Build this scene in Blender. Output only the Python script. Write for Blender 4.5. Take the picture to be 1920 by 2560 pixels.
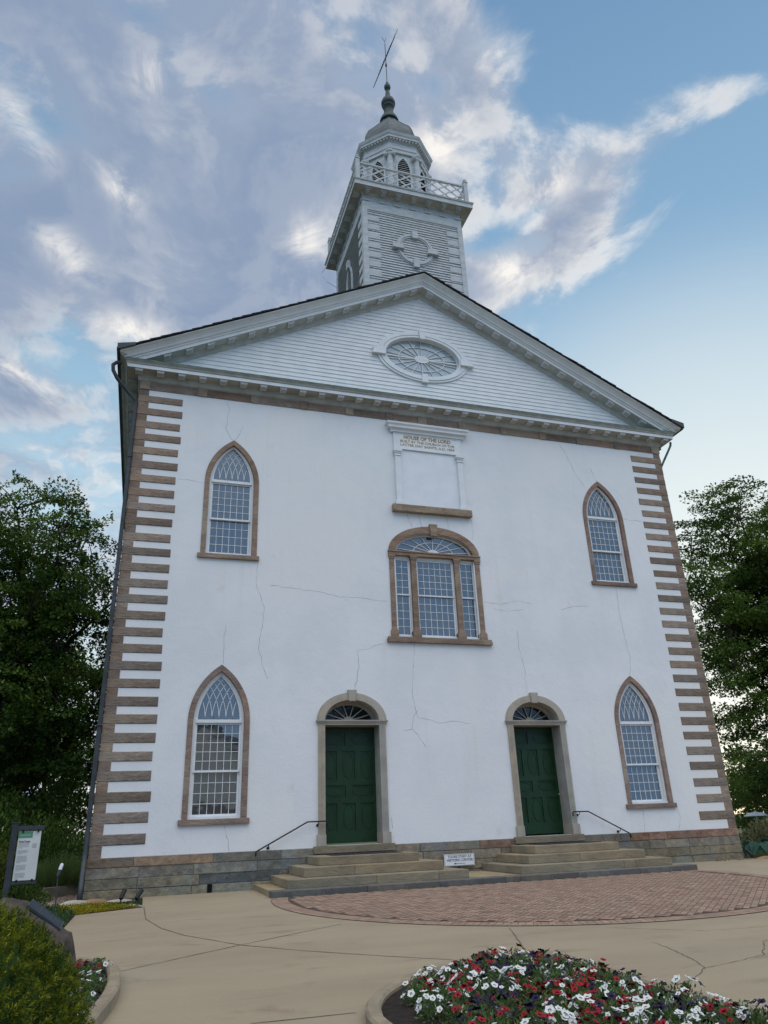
import bpy, bmesh, math, random
import numpy as np
from mathutils import Vector, Matrix, geometry
from math import sin, cos, pi, sqrt, radians, atan2

for o in list(bpy.data.objects): bpy.data.objects.remove(o)
SC = bpy.context.scene
COL = SC.collection

# ------------------------------------------------------------------ camera
def camera():
    ax, roll, az = 1.97436798, -0.0399002321, -0.316753692
    R = Matrix.Rotation(az, 4, 'Z') @ Matrix.Rotation(ax, 4, 'X') @ Matrix.Rotation(roll, 4, 'Z')
    cd = bpy.data.cameras.new('camera'); co = bpy.data.objects.new('camera', cd); COL.objects.link(co)
    co.matrix_world = Matrix.Translation((-8.0157961, -19.5166798, 1.47157648)) @ R
    cd.sensor_fit = 'VERTICAL'; cd.sensor_height = 36; cd.lens = 1828.19 * 36 / 2560
    cd.clip_start = 0.1; cd.clip_end = 3000
    SC.camera = co
camera()

# ------------------------------------------------------------------ view
SC.view_settings.view_transform = 'Standard'; SC.view_settings.look = 'None'
SC.view_settings.gamma = 1; SC.view_settings.use_curve_mapping = False
SC.view_settings.exposure = 0.10

# ------------------------------------------------------------------ sun
SUN_EL, SUN_AZ = radians(16), radians(44)        # azimuth measured from +Y towards +X
def sun():
    sd = bpy.data.lights.new('sun', 'SUN'); so = bpy.data.objects.new('sun', sd); COL.objects.link(so)
    sd.energy = 0.8; sd.angle = radians(14); sd.color = (1, .93, .84)
    d = Vector((sin(SUN_AZ)*cos(SUN_EL), cos(SUN_AZ)*cos(SUN_EL), sin(SUN_EL)))
    so.rotation_euler = d.to_track_quat('Z', 'Y').to_euler()
sun()

# ------------------------------------------------------------------ node helper
class NT:
    def __init__(s, tree): s.t = tree; s.n = tree.nodes; s.l = tree.links
    def add(s, kind, **kw):
        nd = s.n.new(kind)
        for k, v in kw.items():
            if k.startswith('_'): setattr(nd, k[1:], v)
        return nd
    def link(s, a, b): s.l.new(a, b)
    def math(s, op, a, b=0.0, c=None, clamp=False):
        nd = s.n.new('ShaderNodeMath'); nd.operation = op; nd.use_clamp = clamp
        for i, x in enumerate((a, b) if c is None else (a, b, c)):
            if isinstance(x, (int, float)): nd.inputs[i].default_value = x
            else: s.l.new(x, nd.inputs[i])
        return nd.outputs[0]
    def vmath(s, op, a, b=None):
        nd = s.n.new('ShaderNodeVectorMath'); nd.operation = op
        for i, x in enumerate((a, b)):
            if x is None: continue
            if isinstance(x, (tuple, list)): nd.inputs[i].default_value = x
            else: s.l.new(x, nd.inputs[i])
        return nd
    def noise(s, vec, scale, detail=5, rough=.55, dist=0.0):
        nd = s.n.new('ShaderNodeTexNoise'); nd.inputs['Scale'].default_value = scale
        nd.inputs['Detail'].default_value = detail; nd.inputs['Roughness'].default_value = rough
        nd.inputs['Distortion'].default_value = dist
        if vec is not None: s.l.new(vec, nd.inputs['Vector'])
        return nd.outputs['Fac']
    def ramp(s, fac, stops, interp='LINEAR'):
        nd = s.n.new('ShaderNodeValToRGB'); cr = nd.color_ramp; cr.interpolation = interp
        while len(cr.elements) < len(stops): cr.elements.new(.5)
        for e, (p, c) in zip(cr.elements, stops):
            e.position = p; e.color = (*c, 1) if len(c) == 3 else c
        s.l.new(fac, nd.inputs['Fac']); return nd.outputs['Color']
    def smooth(s, x, a, b, lo=0.0, hi=1.0):
        nd = s.n.new('ShaderNodeMapRange'); nd.interpolation_type = 'SMOOTHSTEP'
        s.l.new(x, nd.inputs['Value'])
        for k, v in (('From Min', a), ('From Max', b), ('To Min', lo), ('To Max', hi)): nd.inputs[k].default_value = v
        return nd.outputs['Result']
    def mix(s, fac, a, b, mode='MIX'):
        nd = s.n.new('ShaderNodeMix'); nd.data_type = 'RGBA'; nd.blend_type = mode
        if isinstance(fac, (int, float)): nd.inputs[0].default_value = fac
        else: s.l.new(fac, nd.inputs[0])
        for i, x in ((6, a), (7, b)):
            if isinstance(x, (tuple, list)): nd.inputs[i].default_value = (*x[:3], 1)
            else: s.l.new(x, nd.inputs[i])
        return nd.outputs[2]

# ------------------------------------------------------------------ world
def world():
    w = bpy.data.worlds.new("World"); SC.world = w; w.use_nodes = True
    T = NT(w.node_tree); w.node_tree.nodes.clear()
    out = T.add('ShaderNodeOutputWorld'); bg = T.add('ShaderNodeBackground')
    T.link(bg.outputs[0], out.inputs[0])
    sky = T.add('ShaderNodeTexSky'); sky.sky_type = 'NISHITA'; sky.sun_disc = False
    sky.sun_elevation = SUN_EL; sky.sun_rotation = SUN_AZ; sky.altitude = 200
    sky.air_density = 1.0; sky.dust_density = .3; sky.ozone_density = 1.6
    tc = T.add('ShaderNodeTexCoord')
    d = T.vmath('NORMALIZE', tc.outputs['Generated']).outputs[0]
    sep = T.add('ShaderNodeSeparateXYZ'); T.link(d, sep.inputs[0])
    X, Y, Z = sep.outputs
    zz = T.math('ADD', T.math('MAXIMUM', Z, 0.0), .12)
    px = T.math('DIVIDE', X, zz); py = T.math('DIVIDE', Y, zz)
    cmb = T.add('ShaderNodeCombineXYZ'); T.link(px, cmb.inputs[0]); T.link(py, cmb.inputs[1])
    rot = T.add('ShaderNodeMapping'); T.link(cmb.outputs[0], rot.inputs['Vector']); rot.inputs['Rotation'].default_value = (0, 0, radians(CL_ROT))
    mp = T.add('ShaderNodeMapping'); T.link(rot.outputs[0], mp.inputs['Vector'])
    mp.inputs['Scale'].default_value = (1.0, CL_STR, 1); mp.inputs['Location'].default_value = CL_OFF
    P = mp.outputs[0]
    P2 = T.vmath('ADD', P, (.030, .030, 0)).outputs[0]           # a little towards the sun
    sd = (sin(SUN_AZ)*cos(SUN_EL), cos(SUN_AZ)*cos(SUN_EL), sin(SUN_EL))
    sdot = T.vmath('DOT_PRODUCT', d, sd).outputs['Value']
    def fbm(V):
        n = T.math('ADD', T.math('MULTIPLY', T.noise(V, 2.6, 3, .5, .4), .50), T.math('MULTIPLY', T.noise(V, 5.5, 9, .60, .35), .60))
        return T.math('ADD', n, T.math('MULTIPLY', T.noise(V, .9, 1, .5), .20))
    na = fbm(P); nb = fbm(P2)
    ratio = T.math('DIVIDE', X, T.math('MAXIMUM', Y, .05))
    cover = T.smooth(ratio, .45, .95, .17, -.12)
    cover = T.math('ADD', cover, T.smooth(Z, .46, .28, 0, -.13))
    for cx, cy, ang, ra, rb, amp in BANDS:
        dx = T.math('SUBTRACT', px, cx); dy = T.math('SUBTRACT', py, cy); ca, sa = cos(radians(ang)), sin(radians(ang))
        u = T.math('ADD', T.math('MULTIPLY', dx, ca/ra), T.math('MULTIPLY', dy, sa/ra)); v = T.math('ADD', T.math('MULTIPLY', dx, -sa/rb), T.math('MULTIPLY', dy, ca/rb))
        q = T.math('ADD', T.math('MULTIPLY', u, u), T.math('MULTIPLY', v, v))
        cover = T.math('ADD', cover, T.math('MULTIPLY', T.math('EXPONENT', T.math('MULTIPLY', q, -1)), amp))
    dens = T.math('ADD', na, cover)
    mask = T.smooth(dens, .62, .82)
    thick = T.smooth(dens, .66, .90)
    relief = T.smooth(T.math('SUBTRACT', na, nb), -.035, .055)
    near = T.smooth(sdot, .35, .98)
    lit = T.math('MULTIPLY', T.math('SUBTRACT', 1.0, T.math('MULTIPLY', thick, .85)), T.math('ADD', .22, T.math('MULTIPLY', near, .85)))
    lit = T.math('MULTIPLY', lit, T.math('ADD', .35, T.math('MULTIPLY', relief, .85)))
    gap = T.smooth(T.noise(P, 4.2, 5, .55, .6), .55, .72)          # thin places where the low sun lights the deck through
    lit = T.math('ADD', lit, T.math('MULTIPLY', gap, T.math('ADD', .12, T.math('MULTIPLY', near, .45))), clamp=True)
    def gauss(cx, cy, ang, ra, rb):
        dx = T.math('SUBTRACT', px, cx); dy = T.math('SUBTRACT', py, cy); ca, sa = cos(radians(ang)), sin(radians(ang))
        u = T.math('ADD', T.math('MULTIPLY', dx, ca/ra), T.math('MULTIPLY', dy, sa/ra)); v = T.math('ADD', T.math('MULTIPLY', dx, -sa/rb), T.math('MULTIPLY', dy, ca/rb))
        return T.math('EXPONENT', T.math('MULTIPLY', T.math('ADD', T.math('MULTIPLY', u, u), T.math('MULTIPLY', v, v)), -1))
    fine = T.smooth(T.noise(P, 7, 8, .66, 1.2), .40, .66, 0, 1.35)
    for g in BRIGHTS: lit = T.math('ADD', lit, T.math('MULTIPLY', T.math('MULTIPLY', gauss(*g), fine), .62), clamp=True)
    ccol = T.mix(lit, CL_DARK, CL_LITE)
    base = T.mix(1.0, sky.outputs['Color'], SKY_TINT, 'MULTIPLY')
    air = T.ramp(Z, [(.10, (.80, .82, .78)), (.30, (.62, .76, .80)), (.45, (.40, .61, .74)), (.62, (.24, .42, .59)), (.85, (.16, .30, .49))])
    air = T.mix(1.0, air, (10, 10, 10), 'MULTIPLY')
    base = T.mix(.8, base, air)
    base = T.mix(T.smooth(sdot, .90, 1.0, 0, .5), base, GLOW)
    col = T.mix(mask, base, ccol)
    # added fill light for the facade, from unseen sky behind and overhead: bright veil, bluer low down
    fill_sky = T.mix(T.smooth(Z, .34, .80), BACK_LOW, BACK_HIGH)
    fill_sky = T.mix(T.smooth(T.noise(P, 1.2, 6, .6), .35, .65, 0, .3), fill_sky, (6, 7, 9))
    col = T.mix(T.smooth(Y, .30, -.10), col, fill_sky)
    T.link(col, bg.inputs['Color']); bg.inputs['Strength'].default_value = 0.1
CL_ROT, CL_STR, CL_OFF = 8, .85, (1.3, 7.2, 0)
CL_DARK, CL_LITE = (2.2, 3.0, 4.45), (9.0, 8.7, 8.3)
SKY_TINT = (1.7, 1.75, 1.75)
GLOW = (8.4, 8.3, 7.6)
BACK_LOW, BACK_HIGH = (2.8, 5.2, 8.5), (21.0, 20.5, 20.4)
BRIGHTS = [(-0.218, 0.783, 61, 0.057, 0.02), (-0.101, 0.852, 58, 0.044, 0.02), (-0.179, 0.998, 56, 0.059, 0.03), (-0.274, 1.334, 51, 0.076, 0.03), (0.184, 0.879, 27, 0.033, 0.04), (0.321, 0.648, -70, 0.045, 0.03), (-0.086, 1.155, 29, 0.055, 0.04), (-0.06, 0.67, 40, 0.026, 0.03), (0.51, 0.849, -56, 0.037, 0.04), (0.497, 0.688, -50, 0.044, 0.03), (0.373, 0.493, -44, 0.062, 0.03)]
BANDS = [(.57, .655, -54, .15, .07, .17), (.46, .50, -60, .12, .04, -.10), (.50, .74, -54, .12, .022, -.10), (.56, .84, -40, .15, .09, .16), (.64, .50, -30, .14, .05, .21), (.58, .60, -50, .12, .04, .06), (-.05, .78, 60, .16, .08, -.06), (-.2, 1.5, 90, .4, .12, -.08)]
world()

# ------------------------------------------------------------------ materials
MATS = {}
def mat(name, c1, c2=None, scale=4.0, stretch=(1, 1, 1), rough=.8, bump=0.0, bscale=60.0, metal=0.0,
        tint=False, lo=.4, hi=.6, spot=None, spotscale=9.0, spotlo=.62, spothi=.7, spec=.3, detail=5, c3=None, speck=0.0, streak=None):
    m = bpy.data.materials.new(name); m.use_nodes = True
    T = NT(m.node_tree); b = m.node_tree.nodes['Principled BSDF']
    b.inputs['Roughness'].default_value = rough; b.inputs['Metallic'].default_value = metal
    b.inputs['Specular IOR Level'].default_value = spec
    tc = T.add('ShaderNodeTexCoord'); mp = T.add('ShaderNodeMapping'); T.link(tc.outputs['Object'], mp.inputs['Vector'])
    mp.inputs['Scale'].default_value = stretch; P = mp.outputs[0]
    if c2 is None: c2 = tuple(x*.86 for x in c1)
    col = T.mix(T.smooth(T.noise(P, scale, detail, .6), lo, hi), c1, c2)
    if c3: col = T.mix(T.smooth(T.noise(P, scale*.37, 4, .6, .6), .5, .64), col, c3)
    if spot: col = T.mix(T.smooth(T.noise(P, spotscale, 6, .65, .3), spotlo, spothi), col, spot)
    if speck:
        col = T.mix(T.smooth(T.noise(tc.outputs['Object'], speck, 2, .7), .58, .72, 0, .55), col, tuple(x*.62 for x in c1))
        col = T.mix(T.smooth(T.noise(tc.outputs['Object'], speck*.7, 2, .7), .60, .74, 0, .5), col, tuple(min(1, x*1.35) for x in c1))
    if streak:      # old rain runs
        m2 = T.add('ShaderNodeMapping'); T.link(tc.outputs['Object'], m2.inputs['Vector']); m2.inputs['Scale'].default_value = (2.6, 1, .16)
        wh = T.smooth(T.noise(tc.outputs['Object'], .35, 3, .5), .42, .62)
        col = T.mix(T.math('MULTIPLY', T.smooth(T.noise(m2.outputs[0], 1.6, 6, .65), .50, .72, 0, .75), wh), col, streak)
    if tint:
        at = T.add('ShaderNodeAttribute'); at.attribute_name = 'tint'
        col = T.mix(1.0, col, at.outputs['Color'], 'MULTIPLY')
    T.link(col, b.inputs['Base Color'])
    if bump:
        bn = T.add('ShaderNodeBump'); bn.inputs['Strength'].default_value = 1.0; bn.inputs['Distance'].default_value = bump
        h = T.math('ADD', T.noise(P, bscale, 4, .6), T.math('MULTIPLY', T.noise(P, bscale*.22, 3, .6), 1.5))
        T.link(h, bn.inputs['Height']); T.link(bn.outputs[0], b.inputs['Normal'])
    MATS[name] = m; return m

def glass_mat(name, refl, body):
    m = bpy.data.materials.new(name); m.use_nodes = True; T = NT(m.node_tree); m.node_tree.nodes.clear()
    out = T.add('ShaderNodeOutputMaterial'); mx = T.add('ShaderNodeMixShader'); gl = T.add('ShaderNodeBsdfGlossy'); df = T.add('ShaderNodeBsdfDiffuse')
    gl.inputs['Roughness'].default_value = .03; gl.inputs['Color'].default_value = (.92, .95, 1, 1); df.inputs['Color'].default_value = (*body, 1)
    tc = T.add('ShaderNodeTexCoord'); bn = T.add('ShaderNodeBump'); bn.inputs['Distance'].default_value = .004; bn.inputs['Strength'].default_value = .6
    T.link(T.noise(tc.outputs['Object'], 3.2, 1, .4), bn.inputs['Height']); T.link(bn.outputs[0], gl.inputs['Normal'])
    mx.inputs[0].default_value = refl
    T.link(df.outputs[0], mx.inputs[1]); T.link(gl.outputs[0], mx.inputs[2]); T.link(mx.outputs[0], out.inputs[0])
    MATS[name] = m; return m

def leaf_mat(name, c1, c2, c3, rough=.55, scale=1.3):
    """foliage: colour differs from clump to clump and leaf to leaf ('tint' attribute), light passes through"""
    m = bpy.data.materials.new(name); m.use_nodes = True; T = NT(m.node_tree); m.node_tree.nodes.clear()
    out = T.add('ShaderNodeOutputMaterial'); mx = T.add('ShaderNodeMixShader')
    b = T.add('ShaderNodeBsdfPrincipled'); tr = T.add('ShaderNodeBsdfTranslucent')
    tc = T.add('ShaderNodeTexCoord'); at = T.add('ShaderNodeAttribute'); at.attribute_name = 'tint'
    col = T.mix(T.smooth(T.noise(tc.outputs['Object'], scale, 3, .6), .38, .62), c1, c2)
    sp = T.add('ShaderNodeSeparateColor'); T.link(at.outputs['Color'], sp.inputs[0])
    col = T.mix(sp.outputs[0], col, c3)
    T.link(col, b.inputs['Base Color']); T.link(col, tr.inputs['Color'])
    b.inputs['Roughness'].default_value = max(rough, .65); b.inputs['Specular IOR Level'].default_value = .10
    mx.inputs[0].default_value = .30
    T.link(b.outputs[0], mx.inputs[1]); T.link(tr.outputs[0], mx.inputs[2]); T.link(mx.outputs[0], out.inputs[0])
    MATS[name] = m; return m

mat('stucco', (.755, .76, .765), (.695, .71, .72), scale=.5, rough=.9, bump=.0045, bscale=18, streak=(.685, .68, .655), lo=.35, hi=.65, detail=6,
    spot=(.62, .61, .58), spotscale=1.3, spotlo=.60, spothi=.85, c3=(.755, .75, .735))
mat('white paint', (.73, .75, .755), (.68, .70, .71), scale=2.5, rough=.6, bump=.0015, bscale=50)
mat('weathered white', (.52, .545, .55), (.44, .465, .47), scale=3.0, stretch=(1, 1, 3), rough=.75, bump=.002, bscale=40,
    spot=(.36, .35, .33), spotscale=7, spotlo=.68, spothi=.76)
mat('dingy shaded white', (.44, .44, .40), (.35, .35, .32), scale=2.2, rough=.8, bump=.0015, spot=(.25, .26, .22), spotscale=6, spotlo=.66, spothi=.8)  # dingy cornice undersides; on the tower soffit it paints in shade
mat('sandstone', (.285, .225, .18), (.205, .162, .135), scale=3.2, stretch=(.8, 1, 1.7), rough=.9, bump=.022, bscale=13, speck=30, tint=True, lo=.35, hi=.65,
    spot=(.17, .13, .105), spotscale=4.5, spotlo=.58, spothi=.72, c3=(.30, .265, .215))
mat('foundation stone', (.245, .215, .165), (.165, .15, .125), scale=4.5, rough=.95, bump=.04, bscale=7, tint=True, lo=.38, hi=.62, spot=(.12, .11, .09), spotscale=6, spotlo=.58, spothi=.72, c3=(.20, .20, .19), speck=26)
mat('step stone', (.27, .225, .15), (.21, .175, .12), scale=3.0, stretch=(.7, .7, 1.6), rough=.9, bump=.012, bscale=20, speck=40, tint=True, lo=.35, hi=.65,
    spot=(.12, .11, .095), spotscale=2.6, spotlo=.60, spothi=.75)
mat('dark stone', (.155, .145, .125), (.11, .105, .095), scale=3.0, rough=.9, bump=.006, tint=True, spot=(.22, .21, .18), spotscale=6)
mat('doorway stone', (.40, .365, .305), (.34, .31, .26), scale=2.5, rough=.9, bump=.003, bscale=60, tint=True, spot=(.27, .24, .20), spotscale=5, spotlo=.62, spothi=.8)
mat('mortar', (.30, .27, .22), (.22, .20, .17), scale=6, rough=.95)
mat('crack', (.36, .36, .37), (.45, .45, .45), scale=2, rough=.95)
mat('green door', (.008, .042, .012), (.006, .032, .009), scale=2, rough=.42, spec=.4)
mat('copper', (.16, .27, .22), (.10, .15, .13), scale=5, rough=.7, spot=(.05, .06, .055), spotscale=12, spotlo=.55, spothi=.65)
mat('dome copper', (.10, .125, .125), (.07, .09, .092), scale=3, rough=.6, bump=.002, bscale=20)
mat('finial copper', (.028, .055, .05), (.02, .032, .032), scale=4, rough=.55)
mat('shingles', (.035, .033, .033), (.022, .021, .022), scale=9, rough=.9)
mat('black iron', (.012, .012, .013), rough=.5)
mat('dark metal', (.045, .052, .06), (.03, .035, .04), scale=3, rough=.5, spec=.4)
mat('black hole', (.004, .004, .004), rough=1)
mat('louvre', (.55, .57, .56), (.45, .47, .46), scale=5, rough=.8)
mat('brass', (.45, .38, .22), rough=.35, metal=.8)
mat('gold letters', (.36, .25, .09), (.30, .2, .08), scale=8, rough=.55)
mat('mat rubber', (.018, .020, .03), (.03, .032, .045), scale=30, rough=.85)
mat('concrete', (.32, .265, .18), (.27, .22, .15), scale=.55, stretch=(.55, 1.3, 1), rough=.9, bump=.0016, bscale=120, speck=75, lo=.3, hi=.7, detail=9,
    spot=(.225, .18, .12), spotscale=1.7, spotlo=.54, spothi=.74, c3=(.30, .26, .19))
mat('joint', (.10, .085, .065), (.14, .12, .09), scale=6, rough=1)
mat('brick', (.31, .215, .155), (.26, .175, .13), scale=6, rough=.9, bump=.002, bscale=90, tint=True)
mat('brick joint', (.06, .042, .034), (.09, .07, .055), scale=12, rough=1)
mat('kerb', (.30, .25, .175), (.24, .20, .14), scale=4, speck=90, rough=.95, bump=.006, bscale=70, spot=(.20, .175, .14), spotscale=9)
mat('soil', (.030, .022, .017), (.018, .013, .010), scale=14, rough=1, bump=.02, bscale=30)
mat('lawn', (.035, .062, .018), (.026, .05, .015), scale=3, rough=1, bump=.02, bscale=40)
mat('boulder', (.075, .058, .05), (.045, .036, .032), scale=2.5, rough=.85, bump=.018, bscale=14, spot=(.13, .11, .09), spotscale=5, spotlo=.55, spothi=.7)
mat('plaque', (.035, .050, .065), (.028, .042, .055), scale=6, rough=.7, spec=.15)
mat('pale stone', (.40, .37, .31), (.30, .27, .22), scale=5, rough=.95, bump=.01, bscale=20)
mat('brown stone', (.30, .17, .10), (.22, .13, .08), scale=5, rough=.9, bump=.008, bscale=20)
mat('pebble', (.34, .27, .22), (.22, .17, .14), scale=5, rough=.9, tint=True)
mat('bark', (.045, .036, .028), (.028, .022, .018), scale=5, stretch=(3, 3, .6), rough=1, bump=.01, bscale=20)
mat('sign white', (.74, .76, .78), (.70, .72, .75), scale=2, rough=.5)
mat('panel white', (.62, .63, .60), (.58, .59, .56), scale=2, rough=.5)
mat('panel green', (.10, .26, .16), rough=.5)
mat('ink', (.03, .035, .05), rough=.6)
mat('grey ink', (.16, .17, .18), rough=.6)
mat('timber edging', (.23, .20, .15), (.17, .145, .11), scale=3, rough=.9)
mat('parasol cloth', (.62, .68, .72), rough=.8)
mat('pale metal', (.45, .47, .50), rough=.4, metal=.3)
mat('clapboard', (.72, .72, .69), (.66, .66, .63), scale=2, rough=.8)
mat('house brick', (.16, .06, .04), (.12, .045, .03), scale=6, rough=.9)
mat('petal white', (.66, .67, .64), (.56, .58, .56), scale=30, rough=.6)
mat('petal red', (.30, .006, .014), (.20, .004, .010), scale=30, rough=.6)
mat('petal purple', (.016, .006, .045), (.009, .003, .024), scale=30, rough=.6)
mat('throat', (.55, .55, .12), rough=.6)
glass_mat('glass', .17, (.05, .06, .066)); glass_mat('dark glass', .05, (.010, .011, .012)); glass_mat('pale glass', .08, (.34, .41, .44)); mat('soffit grey', (.50, .52, .50), (.42, .44, .42), scale=3, rough=.8)
leaf_mat('leaves dark', (.045, .095, .020), (.018, .045, .012), (.13, .20, .035))
leaf_mat('leaves mid', (.065, .120, .022), (.038, .078, .016), (.13, .185, .035))
leaf_mat('leaves yellow', (.085, .110, .022), (.060, .085, .020), (.16, .17, .035))
leaf_mat('leaves lime', (.10, .14, .03), (.07, .11, .03), (.20, .22, .05))
leaf_mat('yew', (.024, .062, .010), (.05, .085, .010), (.27, .28, .022), scale=.9)
leaf_mat('hosta', (.035, .085, .065), (.030, .070, .055), (.055, .115, .085), rough=.45)
leaf_mat('variegated', (.09, .10, .045), (.05, .065, .03), (.30, .27, .14))
leaf_mat('grass', (.085, .135, .040), (.06, .10, .034), (.15, .20, .06))
leaf_mat('petunia leaf', (.08, .14, .045), (.06, .11, .04), (.14, .20, .07))
leaf_mat('sedum', (.22, .19, .015), (.14, .15, .02), (.36, .30, .02))
leaf_mat('ground cover', (.035, .080, .025), (.028, .062, .02), (.06, .11, .035))

# ------------------------------------------------------------------ object helpers
WL = {}
def wl(o): return WL.get(o.name, Vector((0, 0, 0))) if o else Vector((0, 0, 0))
def setup(o, label=None, cat=None, group=None, kind=None):
    if label: o['label'] = label
    if cat: o['category'] = cat
    if group: o['group'] = group
    if kind: o['kind'] = kind
    return o
def thing(name, loc, label, cat, group=None, parent=None):
    o = bpy.data.objects.new(name, None); COL.objects.link(o); o.empty_display_size = .2
    o.location = loc; WL[o.name] = Vector(loc)
    return setup(o, label, cat, group)
def attach(o, origin, parent):
    COL.objects.link(o); WL[o.name] = Vector(origin)
    if parent: o.parent = parent; o.location = Vector(origin) - wl(parent)
    else: o.location = origin
    return o

class MB:
    def __init__(s): s.v = []; s.f = []; s.t = []; s.cur = (1, 1, 1)
    def add(s, vs, fs):
        n = len(s.v); s.v += [tuple(p) for p in vs]
        for f in fs: s.f.append(tuple(n+i for i in f)); s.t.append(s.cur)
        return s
    def box(s, x0, x1, y0, y1, z0, z1):
        vs = [(x, y, z) for z in (z0, z1) for y in (y0, y1) for x in (x0, x1)]
        return s.add(vs, [(0, 2, 3, 1), (4, 5, 7, 6), (0, 1, 5, 4), (2, 6, 7, 3), (0, 4, 6, 2), (1, 3, 7, 5)])
    def hexa(s, pts):          # 8 points, bottom 4 then top 4
        return s.add(pts, [(3, 2, 1, 0), (4, 5, 6, 7), (0, 1, 5, 4), (1, 2, 6, 5), (2, 3, 7, 6), (3, 0, 4, 7)])
    def bar(s, a, b, w, h, up=(0, 0, 1)):
        a = Vector(a); b = Vector(b); d = (b-a).normalized(); u = Vector(up)
        if abs(d.dot(u)) > .98: u = Vector((0, 1, 0))
        sd = d.cross(u).normalized()*w/2; up2 = sd.cross(d).normalized()*h/2
        return s.hexa([a-sd-up2, a+sd-up2, b+sd-up2, b-sd-up2, a-sd+up2, a+sd+up2, b+sd+up2, b-sd+up2])
    def prism(s, poly, y0, y1):        # (x,z) polygon (counter-clockwise seen from -Y) extruded in y
        n = len(poly); vs = [(x, y0, z) for x, z in poly] + [(x, y1, z) for x, z in poly]
        return s.add(vs, [tuple(range(n)), tuple(range(2*n-1, n-1, -1))] + [(i, i+n, (i+1) % n+n, (i+1) % n) for i in range(n)])
    def prism_z(s, poly, z0, z1):
        n = len(poly); vs = [(x, y, z0) for x, y in poly] + [(x, y, z1) for x, y in poly]
        return s.add(vs, [tuple(range(n-1, -1, -1)), tuple(range(n, 2*n))] + [(i, (i+1) % n, (i+1) % n+n, i+n) for i in range(n)])
    def ring(s, outer, inner, y0, y1, closed=False):   # paired (x,z) lists
        n = len(outer); vs = []
        for o, i in zip(outer, inner): vs += [(o[0], y0, o[1]), (i[0], y0, i[1]), (o[0], y1, o[1]), (i[0], y1, i[1])]
        fs = []
        for k in range(n if closed else n-1):
            a = 4*k; b = 4*((k+1) % n)
            fs += [(a, b, b+1, a+1), (a+2, a+3, b+3, b+2), (a, a+2, b+2, b), (a+1, b+1, b+3, a+3)]
        if not closed: fs += [(0, 1, 3, 2), (4*n-4, 4*n-2, 4*n-1, 4*n-3)]
        return s.add(vs, fs)
    def tube(s, pts, r, n=8, caps=True):
        pts = [Vector(p) for p in pts]; rs = r if isinstance(r, (list, tuple)) else [r]*len(pts)
        vs = []; fs = []; ref = None
        for i, p in enumerate(pts):
            d = (pts[min(i+1, len(pts)-1)] - pts[max(i-1, 0)]).normalized()
            if ref is None: ref = Vector((0, 0, 1)) if abs(d.z) < .9 else Vector((1, 0, 0))
            a = (ref - d*ref.dot(d)).normalized(); ref = a; b = d.cross(a)
            for k in range(n):
                t = 2*pi*k/n; vs.append(p + (a*cos(t) + b*sin(t))*rs[i])
        for i in range(len(pts)-1):
            for k in range(n):
                fs.append((i*n+k, i*n+(k+1) % n, (i+1)*n+(k+1) % n, (i+1)*n+k))
        if caps: fs += [tuple(range(n-1, -1, -1)), tuple(range((len(pts)-1)*n, len(pts)*n))]
        return s.add(vs, fs)
    def lathe(s, prof, cx, cy, n=24, phase=0.0, sx=1.0, sy=1.0):
        vs = []; fs = []
        for r, z in prof:
            for k in range(n):
                t = 2*pi*k/n + phase; vs.append((cx + r*cos(t)*sx, cy + r*sin(t)*sy, z))
        for i in range(len(prof)-1):
            for k in range(n):
                fs.append((i*n+k, i*n+(k+1) % n, (i+1)*n+(k+1) % n, (i+1)*n+k))
        fs += [tuple(range(n-1, -1, -1)), tuple(range((len(prof)-1)*n, len(prof)*n))]
        return s.add(vs, fs)
    def loopcornice(s, prof, hx, yf, yb):
        """profile (projection, z) carried round the left side, the front and the right side of a block"""
        n = len(prof); vs = []
        for p, z in prof: vs += [(-hx-p, yb, z), (-hx-p, yf-p, z), (hx+p, yf-p, z), (hx+p, yb, z)]
        fs = []
        for i in range(n-1):
            for k in range(3): a = 4*i+k; fs.append((a, a+1, a+5, a+4))
        return s.add(vs, fs)
    def squarecornice(s, prof, hx, cy):
        n = len(prof); vs = []; fs = []
        for p, z in prof:
            q = hx+p; vs += [(-q, cy-q, z), (q, cy-q, z), (q, cy+q, z), (-q, cy+q, z)]
        for i in range(n-1):
            for k in range(4): a = 4*i; fs.append((a+k, a+(k+1) % 4, a+4+(k+1) % 4, a+4+k))
        return s.add(vs, fs)
    def ribbon(s, pts, w, n, jit=0.0, rnd=None):      # flat strip along pts facing n
        n = Vector(n); P = [Vector(p) for p in pts]; vs = []
        for i, p in enumerate(P):
            d = (P[min(i+1, len(P)-1)] - P[max(i-1, 0)]).normalized(); sd = d.cross(n).normalized()
            ww = w*(1 + (rnd.uniform(-jit, jit) if rnd else 0)) / 2
            vs += [p-sd*ww, p+sd*ww]
        return s.add(vs, [(2*i, 2*i+1, 2*i+3, 2*i+2) for i in range(len(P)-1)])
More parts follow.
